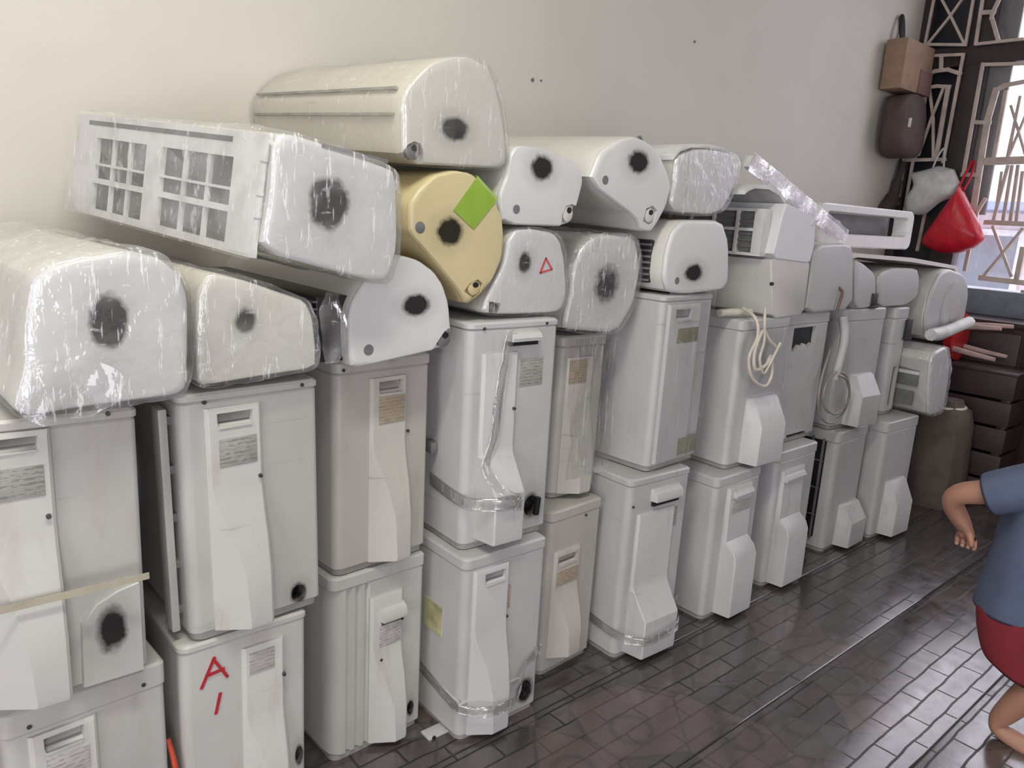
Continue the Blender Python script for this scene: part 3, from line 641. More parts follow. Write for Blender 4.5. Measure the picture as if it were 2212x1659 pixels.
def outdoor_unit(key):
    d = ODU[key]; knots, tint, pk, label, opt = UNITS[key]
    w, h, D = d['w'], d['h'], ODU_D
    t = thing('outdoor_unit', label, 'air conditioner', (d['x'], d['y'], d['z']), (0, d['roll'], d['yaw']), 'outdoor units stacked two high along the wall')
    units[key] = t
    j = random.uniform(0.94, 1.04)
    col = tuple(c * j for c in tint)
    blots = []
    if 'blot' in d: blots.append((*d['blot'], 0.5))
    if 'cavity2' in d: pass
    M = painted('casing_' + key, col, 0.40, blots, 0.28, (0.33, 0.27, 0.2), 0.42, 0.55)
    M2 = painted('cover_' + key, tuple(min(1, c * 1.12) for c in col), 0.42, (), 0.22, (0.30, 0.24, 0.18), 0.5, 0.5)
    ribs = opt.get('ribs', False)
    P = plan(w, D, ribs=ribs)
    lid_z = min(h - 0.018, max(h - 0.05, d.get('seam', h - 0.03)))
    foot = 0.014
    rings = []
    for z, dd in ((foot, 0.004), (foot + 0.004, 0.0), (lid_z - 0.004, 0.0), (lid_z, 0.003)):
        rings.append([(x, y, z) for x, y in inset(P, dd, w, D)])
    casing = link('casing', from_data('casing', *loft(rings)), M, t)
    PL = plan(w, D, ribs=False)
    rings = []
    for z, dd in ((lid_z + 0.0005, 0.0), (lid_z + 0.003, -0.0022), (h - 0.006, -0.0022), (h - 0.001, 0.002), (h, 0.008)):
        rings.append([(x, y, z) for x, y in inset(PL, dd, w, D)])
    link('lid', from_data('lid', *loft(rings)), M, t)
    rings = []
    for z, dd in ((0.0, 0.006), (foot + 0.001, 0.006)):
        rings.append([(x, y, z) for x, y in inset(PL, dd, w, D)])
    link('base_pan', from_data('base_pan', *loft(rings)), M_PAN, t)
    link('fan_guard', fan_me, None, t, (0, 0.46, h * 0.52))
    # cable hole as a real pocket
    cuts = []
    if 'blot' in d and key not in ('A2',):
        bx, bz, rx, rz = d['blot']
        r = min(rx, rz) * 0.8
        rg = [[(bx + min(rx, r) * math.cos(q), y, bz + rz * .75 * math.sin(q)) for q in (2 * PI * k / 20 for k in range(20))] for y in (-0.02, 0.05)]
        cuts.append(from_data('c', *loft(rg), smooth=0))
    for cv in ('cavity', 'cavity2'):
        if cv in d:
            x0, z0, x1, z1 = d[cv]; z0 = max(z0, 0.012); z1 = min(z1, lid_z - 0.012); x1 = min(x1, w - 0.02)
            n = 9
            poly = [(x0, z1), (x1, z1)] + [(x1 + (x0 - x1) * i / n, z0 + random.uniform(0.0, min(0.035, (z1 - z0) * 0.3))) for i in range(n + 1)]
            rg = [[(x, y, z) for x, z in poly] for y in (-0.02, 0.16)]
            cuts.append(from_data('c', *loft(rg), smooth=0))
            box('cavity_dark', (x0 - 0.02, x1 + 0.02, 0.016, 0.021, max(0.003, z0 - 0.02), min(h - 0.01, z1 + 0.01)), M_BLACK, t, bev=0.001)  # black plate just inside, painting in the dark depth of the opening
    if cuts: boolean_cut(casing, cuts)
    if 'blot' in d and key not in ('A2',):
        bx, bz, rx, rz = d['blot']
        box('cable_hole', (bx - rx * .8, bx + rx * .8, 0.044, 0.049, bz - rz * .75, bz + rz * .75), M_BLACK, t, bev=0.001)
    if 'cover' in d:
        u0, z0, u1, z1 = d['cover']
        u0 = max(u0, 0.022); z0 = max(z0, 0.016)
        if key == 'A2': u0, z0 = 0.016, 0.02
        if key in ('A1', 'B1'): z0 = 0.02
        if key == 'F2': u1 = min(u1, w - 0.05)
        cov = link('valve_cover', cover_mesh(u0, z0, u1, z1, knots), M2, t)
        if 'handle' in d:
            a, b, c, e = d['handle']
            a = max(a, u0 + 0.012); c = min(c, u1 - 0.012); e = min(e, z1 - 0.008); b = min(b, e - 0.022)
            a2, c2 = a + 0.004, c - 0.004
            # scoop: deep at the top, running out at the bottom
            vs = [(a, -0.03, e), (c, -0.03, e), (c, -0.03, b), (a, -0.03, b), (a2, 0.030, e - 0.001), (c2, 0.030, e - 0.001), (c2, -0.006, b), (a2, -0.006, b)]
            fs = [(0, 1, 2, 3), (4, 7, 6, 5), (0, 4, 5, 1), (1, 5, 6, 2), (2, 6, 7, 3), (3, 7, 4, 0)]
            boolean_cut(cov, [from_data('c', vs, fs, 0)])
            boolean_cut(casing, [from_data('c', vs, fs, 0)])
            bm = bmesh.new(); add_box(bm, a - .001, c + .001, -0.0015, 0.0, b - 0.001, e + 0.001, 0.0)
            hd = box('handle_shadow_lip', (a2, c2, -0.0125, -0.0095, b - 0.004, b), M2, cov, bev=0.001); hd.name = 'handle_lip'
            bm.free()
        zt = z1
        if 'plate' in d:
            a, b, c, e = d['plate']
            pf = 0.010
            a = max(a, 0.02); c = min(c, w - 0.012)
            on_cover = c < u1 + 0.012
            if on_cover:
                a = max(a, u0 + 0.006); c = min(c, u1 - 0.008)
                fz = (e - z0) / (z1 - z0); fb = (b - z0) / (z1 - z0)
                ks = sorted(knots)
                def depth(f):
                    for i in range(len(ks) - 1):
                        if ks[i][0] <= f <= ks[i + 1][0]:
                            return ks[i][1] + (ks[i + 1][1] - ks[i][1]) * (f - ks[i][0]) / max(1e-6, ks[i + 1][0] - ks[i][0])
                    return ks[-1][1]
                pf = max(depth(fz), depth(fb)) if fb > 0.6 else depth(fb)
            else: pf = 0.0
            box('nameplate', (a, c, -pf - 0.0016, -pf + 0.004, b, e), PLATES[pk], t, bev=0.0005)
    if 'plate2' in d:
        a, b, c, e = d['plate2']
        box('nameplate', (a, min(c, w - .02), -0.0105, -0.006, b, e), PLATES['olive'], t, bev=0.0005)
    if 'hood' in d:
        a, b, c, e = d['hood']
        c = min(c, w - 0.016)
        zc = (b + e) / 2
        hh = (e - b) / 2
        pf = 0.0
        rings = []
        for f, p, zz in ((0, .004, e), (.2, .020, e - hh * .4), (.6, .026, zc), (1, .024, zc - hh * .5), (1, .004, zc - hh * .35)):
            rings.append([(a, 0.003, zz), (a + 0.006, -p, zz), (c - 0.006, -p, zz), (c, 0.003, zz)])
        link('handle_hood', from_data('handle_hood', *loft(rings, closed=True)), M2, t)
        box('hood_shade', (a + 0.006, c - 0.006, -0.010, 0.001, b - 0.004, zc - hh * .45), M_BLACK, t, bev=0.001)  # black block standing in for the shade under the hood
    for (sx, sz) in d['screws']:
        on = ('cover' in d and d['cover'][0] < sx < d['cover'][2] and d['cover'][1] < sz < d['cover'][3])
        y = 0.016 if on else 0.0045
        sx = min(max(sx, 0.02), w - 0.012)
        disc('screw', sx, sz, 0.0040, -y, 0.002, M_SCREW, t, 10)
    return t, M, M2

for k in ODU:
    t, M, M2 = outdoor_unit(k)
    d = ODU[k]; w, h = d['w'], d['h']
    if k == 'A2':
        # arched knock-out plate round the cable port and a band of old tape
        bx, bz, rx, rz = d['blot']
        poly = [(w - 0.012, 0.016), (w - 0.012, bz + 0.075), (bx + 0.012, bz + 0.068), (bx - 0.022, bz + 0.052), (bx - 0.046, bz + 0.022), (bx - 0.050, 0.016)]
        rings = [[(x + s, y, z - s) for x, z in poly] for y, s in ((0.002, 0), (-0.008, 0.0), (-0.0105, 0.0015))]
        link('port_plate', from_data('port_plate', *loft(rings)), M, t)
        box('packing_tape', (0.004, w - 0.002, -0.0445, -0.0430, 0.205, 0.217), plain('old_tape', (0.42, 0.38, 0.29), 0.3), t, bev=0)
    if k == 'B2':
        # corner post of the coil side standing proud at the left, slots behind it
        box('corner_post', (-0.026, -0.010, 0.028, 0.07, 0.02, h - 0.03), M, t, bev=0.004)
        for q in range(5): box('post_bracket', (-0.012, 0.004, 0.04, 0.06, 0.05 + q * 0.095, 0.066 + q * 0.095), M_GREYP, t, bev=0.001)
    if k == 'B1':
        M_RED = plain('red_marker', (0.42, 0.02, 0.03), 0.5)
        def stroke(a, b, wd=0.006):
            return bar_mesh('painted_letter', (a[0], -0.0012, a[1]), (b[0], -0.0012, b[1]), wd, 0.0022, (0, 1, 0), 0.0)
        for strokes in ((((.0382, .4035), (.0641, .460)), ((.0625, .458), (.0885, .4105)), ((.0480, .4265), (.0816, .4298))), (((.0738, .3766), (.0645, .3363)),)):
            bm = bmesh.new()
            for q_, (a, b) in enumerate(strokes):
                sm = stroke(a, b); sm.transform(Matrix.Translation((0, -0.0004 * q_, 0))); bm.from_mesh(sm)
            link('painted_letter', finish(bm, 'painted_letter'), M_RED, t)
    if k == 'D1':
        box('paper_patch', (-0.0018, 0.002, 0.088, 0.172, 0.262, 0.345), plain('yellow_green_paper', (0.50, 0.48, 0.26), 0.7, grime=0.3), t, bev=0)
        # bottom skirt seam, running round the corner
        bm = bmesh.new()
        add_box(bm, -0.003, 0.002, 0.0, 0.3, 0.118, 0.124, 0.001); add_box(bm, -0.003, w * .75, -0.003, 0.004, 0.112, 0.118, 0.001)
        link('skirt_lip', finish(bm, 'skirt_lip'), M2, t)
        ft = box('foot_bracket', (-0.055, 0.012, 0.05, 0.09, 0.0, 0.006), M2, t, bev=0.002)
        disc('bolt_hole', -0.04, 0.004, 0.006, 0.048, 0.0505, M_BLACK, t, 10)
    if k == 'D2':
        bm = bmesh.new(); add_box(bm, -0.022, 0.0, 0.115, 0.15, 0.225, 0.255, 0.006)
        link('port_cap', finish(bm, 'port_cap'), M_GREYP, t)
        box('torn_flap', (0.222, 0.236, -0.012, 0.002, 0.075, 0.125), M_BLACK, t, bev=0.003, rot=(0, 0.1, 0))
    if k == 'I1':
        gr = box('coil_guard', (-0.004, 0.0, 0.05, 0.60, 0.06, h - 0.05), M_BLACK, t, bev=0)
        for q in range(12): box('guard_wire', (-0.012, -0.006, 0.055 + q * 0.046, 0.065 + q * 0.046, 0.05, h - 0.04), M_GREYP, gr, bev=0.001)
        for z in (0.16, 0.28, 0.40): box('guard_wire', (-0.016, -0.010, 0.05, 0.60, z, z + 0.005), M_GREYP, gr, bev=0.001)

# clear tape and film on some outdoor units
def strip(name, pts, wid, parent, mat, up=(0, 0, 1)):
    """a limp strip of film following pts"""
    pts = spline(pts, 6); up = Vector(up)
    vs, fs = [], []
    for i, p in enumerate(pts):
        for s in range(5):
            f = s / 4 - 0.5
            n = noise.noise(Vector((i * 0.37, s * 0.9, wid * 31))) * 0.006
            vs.append(p + up * (f * wid) + Vector((0, -0.004 + n, 0)))
    for i in range(len(pts) - 1):
        for s in range(4): fs.append((i * 5 + s, i * 5 + s + 1, i * 5 + s + 6, i * 5 + s + 5))
    o = link(name, from_data(name, vs, fs, 80), mat, parent)
    sd = o.modifiers.new('thick', 'SOLIDIFY'); sd.thickness = 0.0006
    return o
u = ODU['D1']; W = u['w']
strip('clear_tape', [(-0.004, 0.2, 0.135), (-0.004, 0.03, 0.105), (0.01, -0.008, 0.10), (0.05, -0.052, 0.105), (0.12, -0.05, 0.095), (0.16, -0.045, 0.115), (0.21, -0.012, 0.16), (W + .002, -0.006, 0.185)], 0.03, units['D1'], M_TAPE)
u = ODU['D2']; W = u['w']
strip('clear_tape', [(0.11, -0.014, 0.555), (0.10, -0.016, 0.50), (0.085, -0.018, 0.42), (0.075, -0.018, 0.30), (0.05, -0.022, 0.22), (0.07, -0.075, 0.17), (0.12, -0.08, 0.155)], 0.03, units['D2'], M_TAPE, (1, 0, 0.2))
strip('clear_tape', [(-0.004, 0.15, 0.15), (0.0, -0.006, 0.135), (0.06, -0.072, 0.14), (0.13, -0.075, 0.13)], 0.035, units['D2'], M_TAPE)
u = ODU['F1']; W = u['w']
strip('clear_tape', [(-0.004, 0.12, 0.10), (0.0, -0.01, 0.09), (0.06, -0.076, 0.085), (0.20, -0.076, 0.10), (0.24, -0.02, 0.13), (W + .002, -0.005, 0.16)], 0.03, units['F1'], M_TAPE)
def sheet(name, x0, x1, z0, z1, y, parent, mat, amp=0.008, nx=10, nz=22, seed=1.0, ragged=0.0):
    vs, fs = [], []
    for i in range(nz + 1):
        for j in range(nx + 1):
            x = x0 + (x1 - x0) * j / nx; z = z0 + (z1 - z0) * i / nz
            if ragged:
                xm = (x0 + x1) / 2; x = xm + (x - xm) * (1 - ragged * (1 - math.sin(PI * (0.06 + 0.88 * i / nz)) ** 0.6)) * (1 + 0.25 * noise.noise(Vector((0, z * 30, seed))))
            n = noise.noise(Vector((x * 14, z * 7, seed))) * amp + noise.noise(Vector((x * 40, z * 22, seed))) * amp * .4
            vs.append((x + n * .5, y - abs(n) - 0.001, z + n * .3))
    for i in range(nz):
        for j in range(nx):
            a = i * (nx + 1) + j; fs.append((a, a + 1, a + nx + 2, a + nx + 1))
    o = link(name, from_data(name, vs, fs, 80), mat, parent)
    return o
sheet('clear_sheet', 0.0, ODU['F2']['w'] - 0.01, 0.02, 0.56, -0.014, units['F2'], M_FILM_SHEET, seed=3.1)
sheet('clear_sheet', 0.005, ODU['E2']['w'], 0.075, 0.49, -0.048, units['E2'], M_FILM_SHEET, 0.012, seed=8.3)
sheet('clear_sheet', 0.04, ODU['G2']['w'], 0.26, 0.50, -0.012, units['G2'], M_FILM_SHEET, 0.012, seed=5.7)

# ------------------------------------------------------------------ indoor units
WHITE = (0.62, 0.615, 0.61); IVORY = (0.61, 0.595, 0.54); CREAM = (0.58, 0.50, 0.29)
INDOOR = {
 'S': (WHITE, 'film-wrapped indoor unit at far left with a big smudged black spot on its end'),
 'R': (IVORY, 'wrapped indoor unit with a small faint grey spot, on the tilted outdoor unit'),
 'Q': (WHITE, 'white indoor unit with flat base, black spot, and black coil fins at left'),
 'N': (CREAM, 'yellowed teardrop-ended indoor unit with green tape across its end'),
 'P': (WHITE, 'white indoor unit with a red hand-drawn triangle on its end'),
 'U': (WHITE, 'large film-wrapped indoor unit with open filter windows on its long side'),
 'T': (IVORY, 'topmost long film-wrapped indoor unit against the wall, black spot low on its end'),
 'O': (WHITE, 'white indoor unit with a black spot, right below the topmost wrapped unit'),
 'V': (WHITE, 'film-wrapped indoor unit with a black spot, between the red-triangle unit and the tall outdoor unit'),
 'W': (WHITE, 'white indoor unit tipped onto one corner, black spot near its top'),
 'X': (WHITE, 'film-wrapped indoor unit without a black spot, under a white lid'),
 'Y': (WHITE, 'white indoor unit with a small low black spot, under the spotless wrapped one'),
 'H': (GREYW, 'plain white indoor unit end right of the open-fronted unit'),
 'I': (GREYW, 'small white indoor unit end beside a black slot, under the loose top panel'),
 'I4': (GREYW, 'rounded white indoor unit left of the last drum-ended unit'),
 'J': (GREYW, 'last indoor unit with a drum-shaped end, nearest the window'),
 'K': (WHITE, 'small film-wrapped indoor unit standing at the far end of the row'),
}
IG = 'indoor units piled on the outdoor units'

def chaikin(p, q=0.2):
    out = []
    for i in range(len(p)):
        a = Vector(p[i]); b = Vector(p[(i + 1) % len(p)])
        out += [tuple(a.lerp(b, q)), tuple(a.lerp(b, 1 - q))]
    return out

def shrink(p, s, c):
    return [(c[0] + (x - c[0]) * s, c[1] + (z - c[1]) * s) for x, z in p]

def resample(p, n):
    P = [Vector(q) for q in p] + [Vector(p[0])]
    L = [0]
    for i in range(len(P) - 1): L.append(L[-1] + (P[i + 1] - P[i]).length)
    out = []; k = 0
    for i in range(n):
        s = L[-1] * i / n
        while L[k + 1] < s: k += 1
        f = (s - L[k]) / max(1e-9, L[k + 1] - L[k])
        out.append(tuple(P[k].lerp(P[k + 1], f)))
    return out

def wrap_mesh(poly, c, d, L, off, amp, seed, full=True, n=64):
    """film shell: hugs the outline, bunches at the corners and closes over the end"""
    p = resample(poly, n); rings = []
    def ring(t, s, push, a):
        r = []
        for x, z in p:
            dx, dz = x - c[0], z - c[1]
            l = math.hypot(dx, dz)
            k = off + a * (0.55 + noise.noise(Vector((x * 22, z * 22, t * 9 + seed)))) + a * .6 * noise.noise(Vector((x * 60, z * 60, t * 30 + seed)))
            k = max(k, 0.0022)
            r.append((c[0] + dx * s * (1 + k / l) + d[0] * t, push + d[1] * t, c[1] + dz * s * (1 + k / l) + d[2] * t))
        return r
    nt = 14 if full else 5
    TL = (L + 0.004) if full else 0.16
    for i in range(nt, -1, -1):
        t = TL * i / nt
        rings.append(ring(t, 1.0, 0.0, amp * (0.5 + 0.5 * min(1, t / 0.12))))
    for s, push in ((0.985, -0.010), (0.93, -0.0125), (0.8, -0.0125), (0.62, -0.0125), (0.44, -0.0125), (0.26, -0.0125), (0.1, -0.0125)):
        r = ring(0, s, push, amp * .4)
        r = [(x, y - abs(noise.noise(Vector((x * 45, z * 45, seed)))) * amp * .5, z) for x, y, z in r]
        rings.append(r)
    return from_data('plastic_wrap', *loft(rings, cap0=False, cap1=True), smooth=70)

iunits = {}
def indoor_unit(key):
    d = IDU[key]; col, label = INDOOR[key]
    t = thing('indoor_unit', label, 'air conditioner', d['loc'], (0, 0, 0), IG)
    iunits[key] = t
    poly = chaikin(d['pts'], 0.16)
    c = (sum(x for x, z in d['pts']) / len(d['pts']), sum(z for x, z in d['pts']) / len(d['pts']))
    dv = d['d']; L = d['L']
    blots = [(*d['blot'], 0.30 if key in 'SU' else 0.5)] if 'blot' in d else []
    ivory = tuple(a * b for a, b in zip(col, (0.98, 0.96, 0.90)))
    MB = painted('housing_' + key, ivory, 0.35, (), 0.10, (0.45, 0.38, 0.25), 0.22, 0.2)
    MC = painted('end_cap_' + key, col, 0.35, blots, 0.05, (0.42, 0.34, 0.22), 0.18 if key not in 'XR' else 0.5, 0.15)
    def ring(s, tt, push=0.0):
        return [(x + dv[0] * tt, dv[1] * tt + push, z + dv[2] * tt) for x, z in shrink(poly, s, c)]
    rings = [ring(0.985, 0.010), ring(1.0, 0.016), ring(1.0, 0.05), ring(1.0, L - 0.05), ring(1.0, L - 0.01), ring(0.975, L)]
    link('housing', from_data('housing', *loft(rings), smooth=30), MB, t)
    rings = [ring(0.985, 0.0095), ring(0.995, 0.006), ring(0.985, 0.001), ring(0.955, -0.003), ring(0.90, -0.004)]
    cap = link('end_cap', from_data('end_cap', *loft(rings), smooth=40), MC, t)
    if 'notch' in d:
        cut = [[(x, y, z) for x, z in d['notch']] for y in (-0.02, 0.03)]
        boolean_cut(cap, [from_data('c', *loft(cut), smooth=0)])
        # what shows in the pipe notch: bright lining and a dark gap
        xs = [q[0] for q in d['notch']]; zs = [q[1] for q in d['notch']]
        cx, cz = sum(xs) / len(xs), sum(zs) / len(zs)
        pw = (max(xs) - min(xs)) * .33; ph = (max(zs) - min(zs)) * .36
        disc('pipe_port', cx, cz, pw, -0.0015, 0.012, M_GREYP if key in 'TQP' else MB, t, 16, ph)
        disc('pipe_hole', cx + pw * .2, cz + ph * .45, pw * .5, -0.0025, 0.0, M_BLACK, t, 12, ph * .4)
    if 'knock' in d:
        x, z, r = d['knock']
        disc('knockout', x, z, r, -0.0052, 0.0, M_GREYP, t, 20)
    if d['wrap']:
        mat = M_FILM if d['wrap'] == 1 else M_FILM_THIN
        amp = 0.010 if d['wrap'] == 1 else 0.005
        link('plastic_wrap', wrap_mesh(poly, c, dv, L, 0.004, amp, len(key) * 3.1 + ord(key[0]) * 1.7), mat, t)
    return t, d, poly, c, dv, L, MB, MC

M_COIL = plain('coil_black', (0.02, 0.02, 0.022), 0.4)
M_GREEN = plain('green_tape', (0.27, 0.42, 0.055), 0.35, grime=0.08)
M_REDINK = plain('red_ink', (0.62, 0.03, 0.03), 0.5)
M_FILTER = plain('filter_mesh', (0.14, 0.145, 0.14), 0.7)
M_TRIM = plain('trim_white', (0.64, 0.635, 0.62), 0.4)
M_SEAM = plain('seam_grey', (0.34, 0.33, 0.29), 0.5)
for key in IDU:
    t, d, poly, c, dv, L, MB, MC = indoor_unit(key)
    if key == 'N':
        q = d['tape']
        # tape lies on the cap and folds back over the rim
        vs = [(x, -0.0062, z) for x, z in q]
        a, b_ = Vector(vs[0]), Vector(vs[1])
        out = Vector((0.007, 0, 0.006))
        vs = [tuple(Vector(v)) for v in vs] + [tuple(a + out + Vector((0, 0.004, 0))), tuple(b_ + out + Vector((0, 0.004, 0))), tuple(a + out * 1.2 + Vector((0, 0.05, 0))), tuple(b_ + out * 1.2 + Vector((0, 0.05, 0)))]
        o = link('green_tape', from_data('green_tape', vs, [(0, 1, 2, 3), (0, 4, 5, 1), (4, 6, 7, 5)], 0), M_GREEN, t)
        o['label'] = 'lime green tape'
        o.modifiers.new('thick', 'SOLIDIFY').thickness = 0.0012
    if key == 'P':
        bm = bmesh.new()
        A = [(0.026, 0.140), (0.049, 0.113), (0.010, 0.104)]
        for a, b_ in ((0, 1), (1, 2), (2, 0)):
            p, q = A[a], A[b_]
            bm.from_mesh(bar_mesh('m', (p[0] + 0.028, -0.005, p[1]), (q[0] + 0.028, -0.005, q[1]), 0.0045, 0.002, (0, 1, 0), 0))
        link('drawn_triangle', finish(bm, 'drawn_triangle'), M_REDINK, t)
    if key == 'Q':
        x0 = min(x for x, z in d['pts'])
        cl = box('coil', (x0 - 0.055, x0 + 0.02, 0.03, L - 0.02, 0.012, 0.15), M_COIL, t, bev=0.004)
        for q in range(9):
            box('coil_fin', (x0 - 0.062, x0 - 0.05, 0.03, L - 0.02, 0.018 + q * 0.0148, 0.022 + q * 0.0148), M_GREYP, cl, bev=0)
    if key == 'Y':
        lv = box('louvre_panel', (-0.175, -0.10, 0.05, L - 0.02, 0.03, 0.155), M_COIL, t, bev=0.01)
        for q in range(7):
            box('louvre_blade', (-0.180, -0.168, 0.05, L - 0.02, 0.036 + q * 0.017, 0.042 + q * 0.017), M_GREYP, lv, bev=0)
    if key == 'T':
        for (sx, sz) in ((-0.140, 0.152), (-0.1475, 0.099)):
            bm = bmesh.new()
            a = Vector((sx, 0.03, sz)); b_ = a + Vector(dv) * (L - 0.06)
            bm.from_mesh(bar_mesh('m', a, b_, 0.006, 0.006, (1, 0, 0), 0))
            link('panel_seam', finish(bm, 'panel_seam'), M_SEAM, t)
    if key == 'R':
        sheet('film_flap', 0.112, 0.168, 0.02, 0.16, 0.0, t, M_FILM, 0.02, seed=2.2, ragged=0.7)
    if key == 'S':
        sheet('film_bunch', -0.128, 0.01, -0.004, 0.085, -0.016, t, M_FILM, 0.03, 18, 16, 4.4, 0.9)
    if key == 'V':
        sheet('film_flap', -0.10, 0.09, 0.25, 0.285, 0.005, t, M_FILM, 0.02, seed=6.1)
    if key == 'W':
        # slotted intake along the ridge, running back to the wall
        for q in range(5):
            o_ = Vector((-0.058 - q * 0.013, 0.06, 0.232 - q * 0.006))
            link('intake_slat', bar_mesh('intake_slat', o_, o_ + Vector(dv) * (L - 0.09), 0.007, 0.010, (0, 0, 1)), MB, t)
    if key == 'X':
        # raised white lid along the top
        zt = max(z for x, z in d['pts'])
        pts = [(-0.165, zt - .035), (-0.14, zt - .012), (-0.09, zt + .004), (0.0, zt + .012), (0.08, zt + .010), (0.13, zt - 0.006), (0.150, zt - .024)]
        rings = []
        for y in (-0.004, 0.0, L):
            s = 0.0 if y >= 0 else 0.002
            rings.append([(x, y, z - s) for x, z in pts] + [(x, y, z - 0.012 + s) for x, z in pts[::-1]])
        link('top_lid', from_data('top_lid', *loft(rings)), M_TRIM, t)
        link('hook', tube_mesh('hook', spline([(0.02, 0.3, zt), (0.025, 0.3, zt + 0.035), (0.035, 0.3, zt + 0.045), (0.05, 0.3, zt + 0.03)]), 0.005), M_GREYP, t)
    if key == 'U':
        # long side: white frame with three by three filter windows in two groups
        a = Vector((-0.1145, 0, 0.252)); b_ = Vector((-0.143, 0, 0.043)); dd = Vector(dv)
        nrm = Vector((-1, 0, 0.1)).normalized()
        def on(tt, s, k=0.0): return a.lerp(b_, s) + dd * tt + nrm * k
        def slab(name, t0, t1, s0, s1, k0, k1, mat, par):
            vs = [on(tt, s, k) for k in (k0, k1) for tt, s in ((t0, s0), (t1, s0), (t1, s1), (t0, s1))]
            return link(name, from_data(name, vs, [(0, 1, 2, 3), (4, 7, 6, 5), (0, 4, 5, 1), (1, 5, 6, 2), (2, 6, 7, 3), (3, 7, 4, 0)], 20), mat, par)
        flt = slab('filter', 0.03, L - 0.05, 0.16, 0.97, 0.0015, 0.004, M_FILTER, t)
        k0, k1 = 0.001, 0.014
        for (s0, s1) in ((-0.02, 0.20), (0.455, 0.48), (0.61, 0.665), (0.93, 1.0)):
            slab('frame_rail', 0.008, L - 0.02, s0, s1, k0, k1, M_TRIM, t)
        for (t0, t1) in ((0.010, 0.09), (0.345, 0.405), (0.63, L - 0.022)):
            slab('frame_rail', t0, t1, 0.15, 0.98, k0 - 0.0005, k1 + 0.0008, M_TRIM, t)
        for tt in (0.172, 0.257, 0.477, 0.551):
            slab('filter_bar', tt, tt + 0.007, 0.165, 0.965, k0 - 0.001, k1 - 0.002, M_TRIM, t)
        slab('vent_slot', 0.10, L - 0.08, 0.03, 0.075, k1 - 0.001, k1 + 0.001, M_GREYP, t)
        box('cap_slot', (-0.055, 0.085, -0.0052, -0.003, 0.2405, 0.2475), M_GREYP, t, bev=0.0, rot=(0, 0.12, 0)).location = (0, 0, 0.0)
        link('side_wrap', from_data('side_wrap', *(lambda g_: g_)(
            ([tuple(on(0.0 + (L) * i / 24, -0.06 + 1.08 * j / 10, k1 + 0.005 + 0.006 * noise.noise(Vector((i * .5, j * .6, 4.0))))) for i in range(25) for j in range(11)],
             [(i * 11 + j, i * 11 + j + 1, i * 11 + j + 12, i * 11 + j + 11) for i in range(24) for j in range(10)])), 80), M_FILM_THIN, t)
    if key == 'K':
        box('filter', (-0.112, -0.104, 0.05, 0.16, 0.05, 0.115), M_FILTER, t, bev=0.002)
        gp = box('filter', (-0.112, -0.104, 0.04, 0.14, 0.14, 0.26), M_FILTER, t, bev=0.002)
        box('filter_bar', (-0.118, -0.106, 0.04, 0.14, 0.195, 0.21), M_TRIM, gp, bev=0.001)
    if key == 'J':
        disc('end_drum', 0.045, 0.16, 0.12, -0.018, 0.004, MC, t, 28, 0.135)
        disc('end_drum', 0.06, 0.13, 0.06, -0.022, -0.01, painted('drum_stain', (0.45, 0.40, 0.38), 0.5), t, 24, 0.07)

# open-fronted indoor unit: filters showing, front panel lifted
t = thing('indoor_unit', 'open-fronted white indoor unit with slatted filter windows and lifted front panel', 'air conditioner', (2.45, 1.37, 1.048), (0, 0, 0), IG)
MG = painted('housing_open', (0.68, 0.69, 0.70), 0.4, (), 0.08, stain_amt=0.1, streak=0.1)
up = [(-0.132, 0.205), (0.123, 0.188), (0.137, 0.252), (0.119, 0.346), (-0.084, 0.386), (-0.101, 0.352)]
lo = [(-0.067, 0.0), (0.138, 0.006), (0.132, 0.185), (0.1, 0.2), (-0.130, 0.203), (-0.115, 0.15)]
def prism(name, poly, y0, y1, mat, par, bev=0.004):
    c = (sum(p[0] for p in poly) / len(poly), sum(p[1] for p in poly) / len(poly))
    rings = [[(x, y, z) for x, z in shrink(poly, s, c)] for y, s in ((y0, 0.96), (y0 + bev, 1.0), (y1 - bev, 1.0), (y1, 0.97))]
    return link(name, from_data(name, *loft(rings)), mat, par)
def prism_along(name, poly, y0, y1, mat, par):
    return prism(name, chaikin(poly, 0.1), y0, y1, mat, par)
prism_along('housing', up, 0.0, 0.70, MG, t)
prism_along('drain_tray', lo, 0.004, 0.70, painted('tray_open', (0.62, 0.60, 0.57), 0.4, (), 0.1), t)
fl = box('filter', (-0.150, -0.110, 0.06, 0.62, 0.225, 0.350), M_FILTER, t, bev=0.003)
for q in range(6): box('filter_slat', (-0.154, -0.148, 0.06, 0.62, 0.235 + q * 0.02, 0.243 + q * 0.02), M_GREYP, fl, bev=0)
for y in (0.03, 0.125, 0.22, 0.315, 0.41, 0.505, 0.60): box('filter_bar', (-0.162, -0.12, y, y + (0.035 if y == 0.03 else 0.010), 0.215, 0.36), M_TRIM, t, bev=0.001)
for z in (0.208, 0.288, 0.352): box('filter_bar', (-0.1605, -0.121, 0.031, 0.628, z, z + 0.010), M_TRIM, t, bev=0.001)
arch = [(-0.305, 0.412), (-0.285, 0.424), (-0.25, 0.434), (-0.17, 0.436), (-0.10, 0.420), (-0.06, 0.395)]
rings = []
for y in (0.02, 0.026, 0.66):
    rings.append([(x, y, z) for x, z in arch] + [(x, y, z - 0.013) for x, z in arch[::-1]])
link('front_panel', from_data('front_panel', *loft(rings)), M_TRIM, t)
disc('screw_hole', -0.105, 0.12, 0.006, -0.001, 0.008, M_BLACK, t, 10).rotation_euler = (0, 0, 0)
disc('screw', 0.10, 0.325, 0.008, -0.004, 0.002, M_TRIM, t, 12)
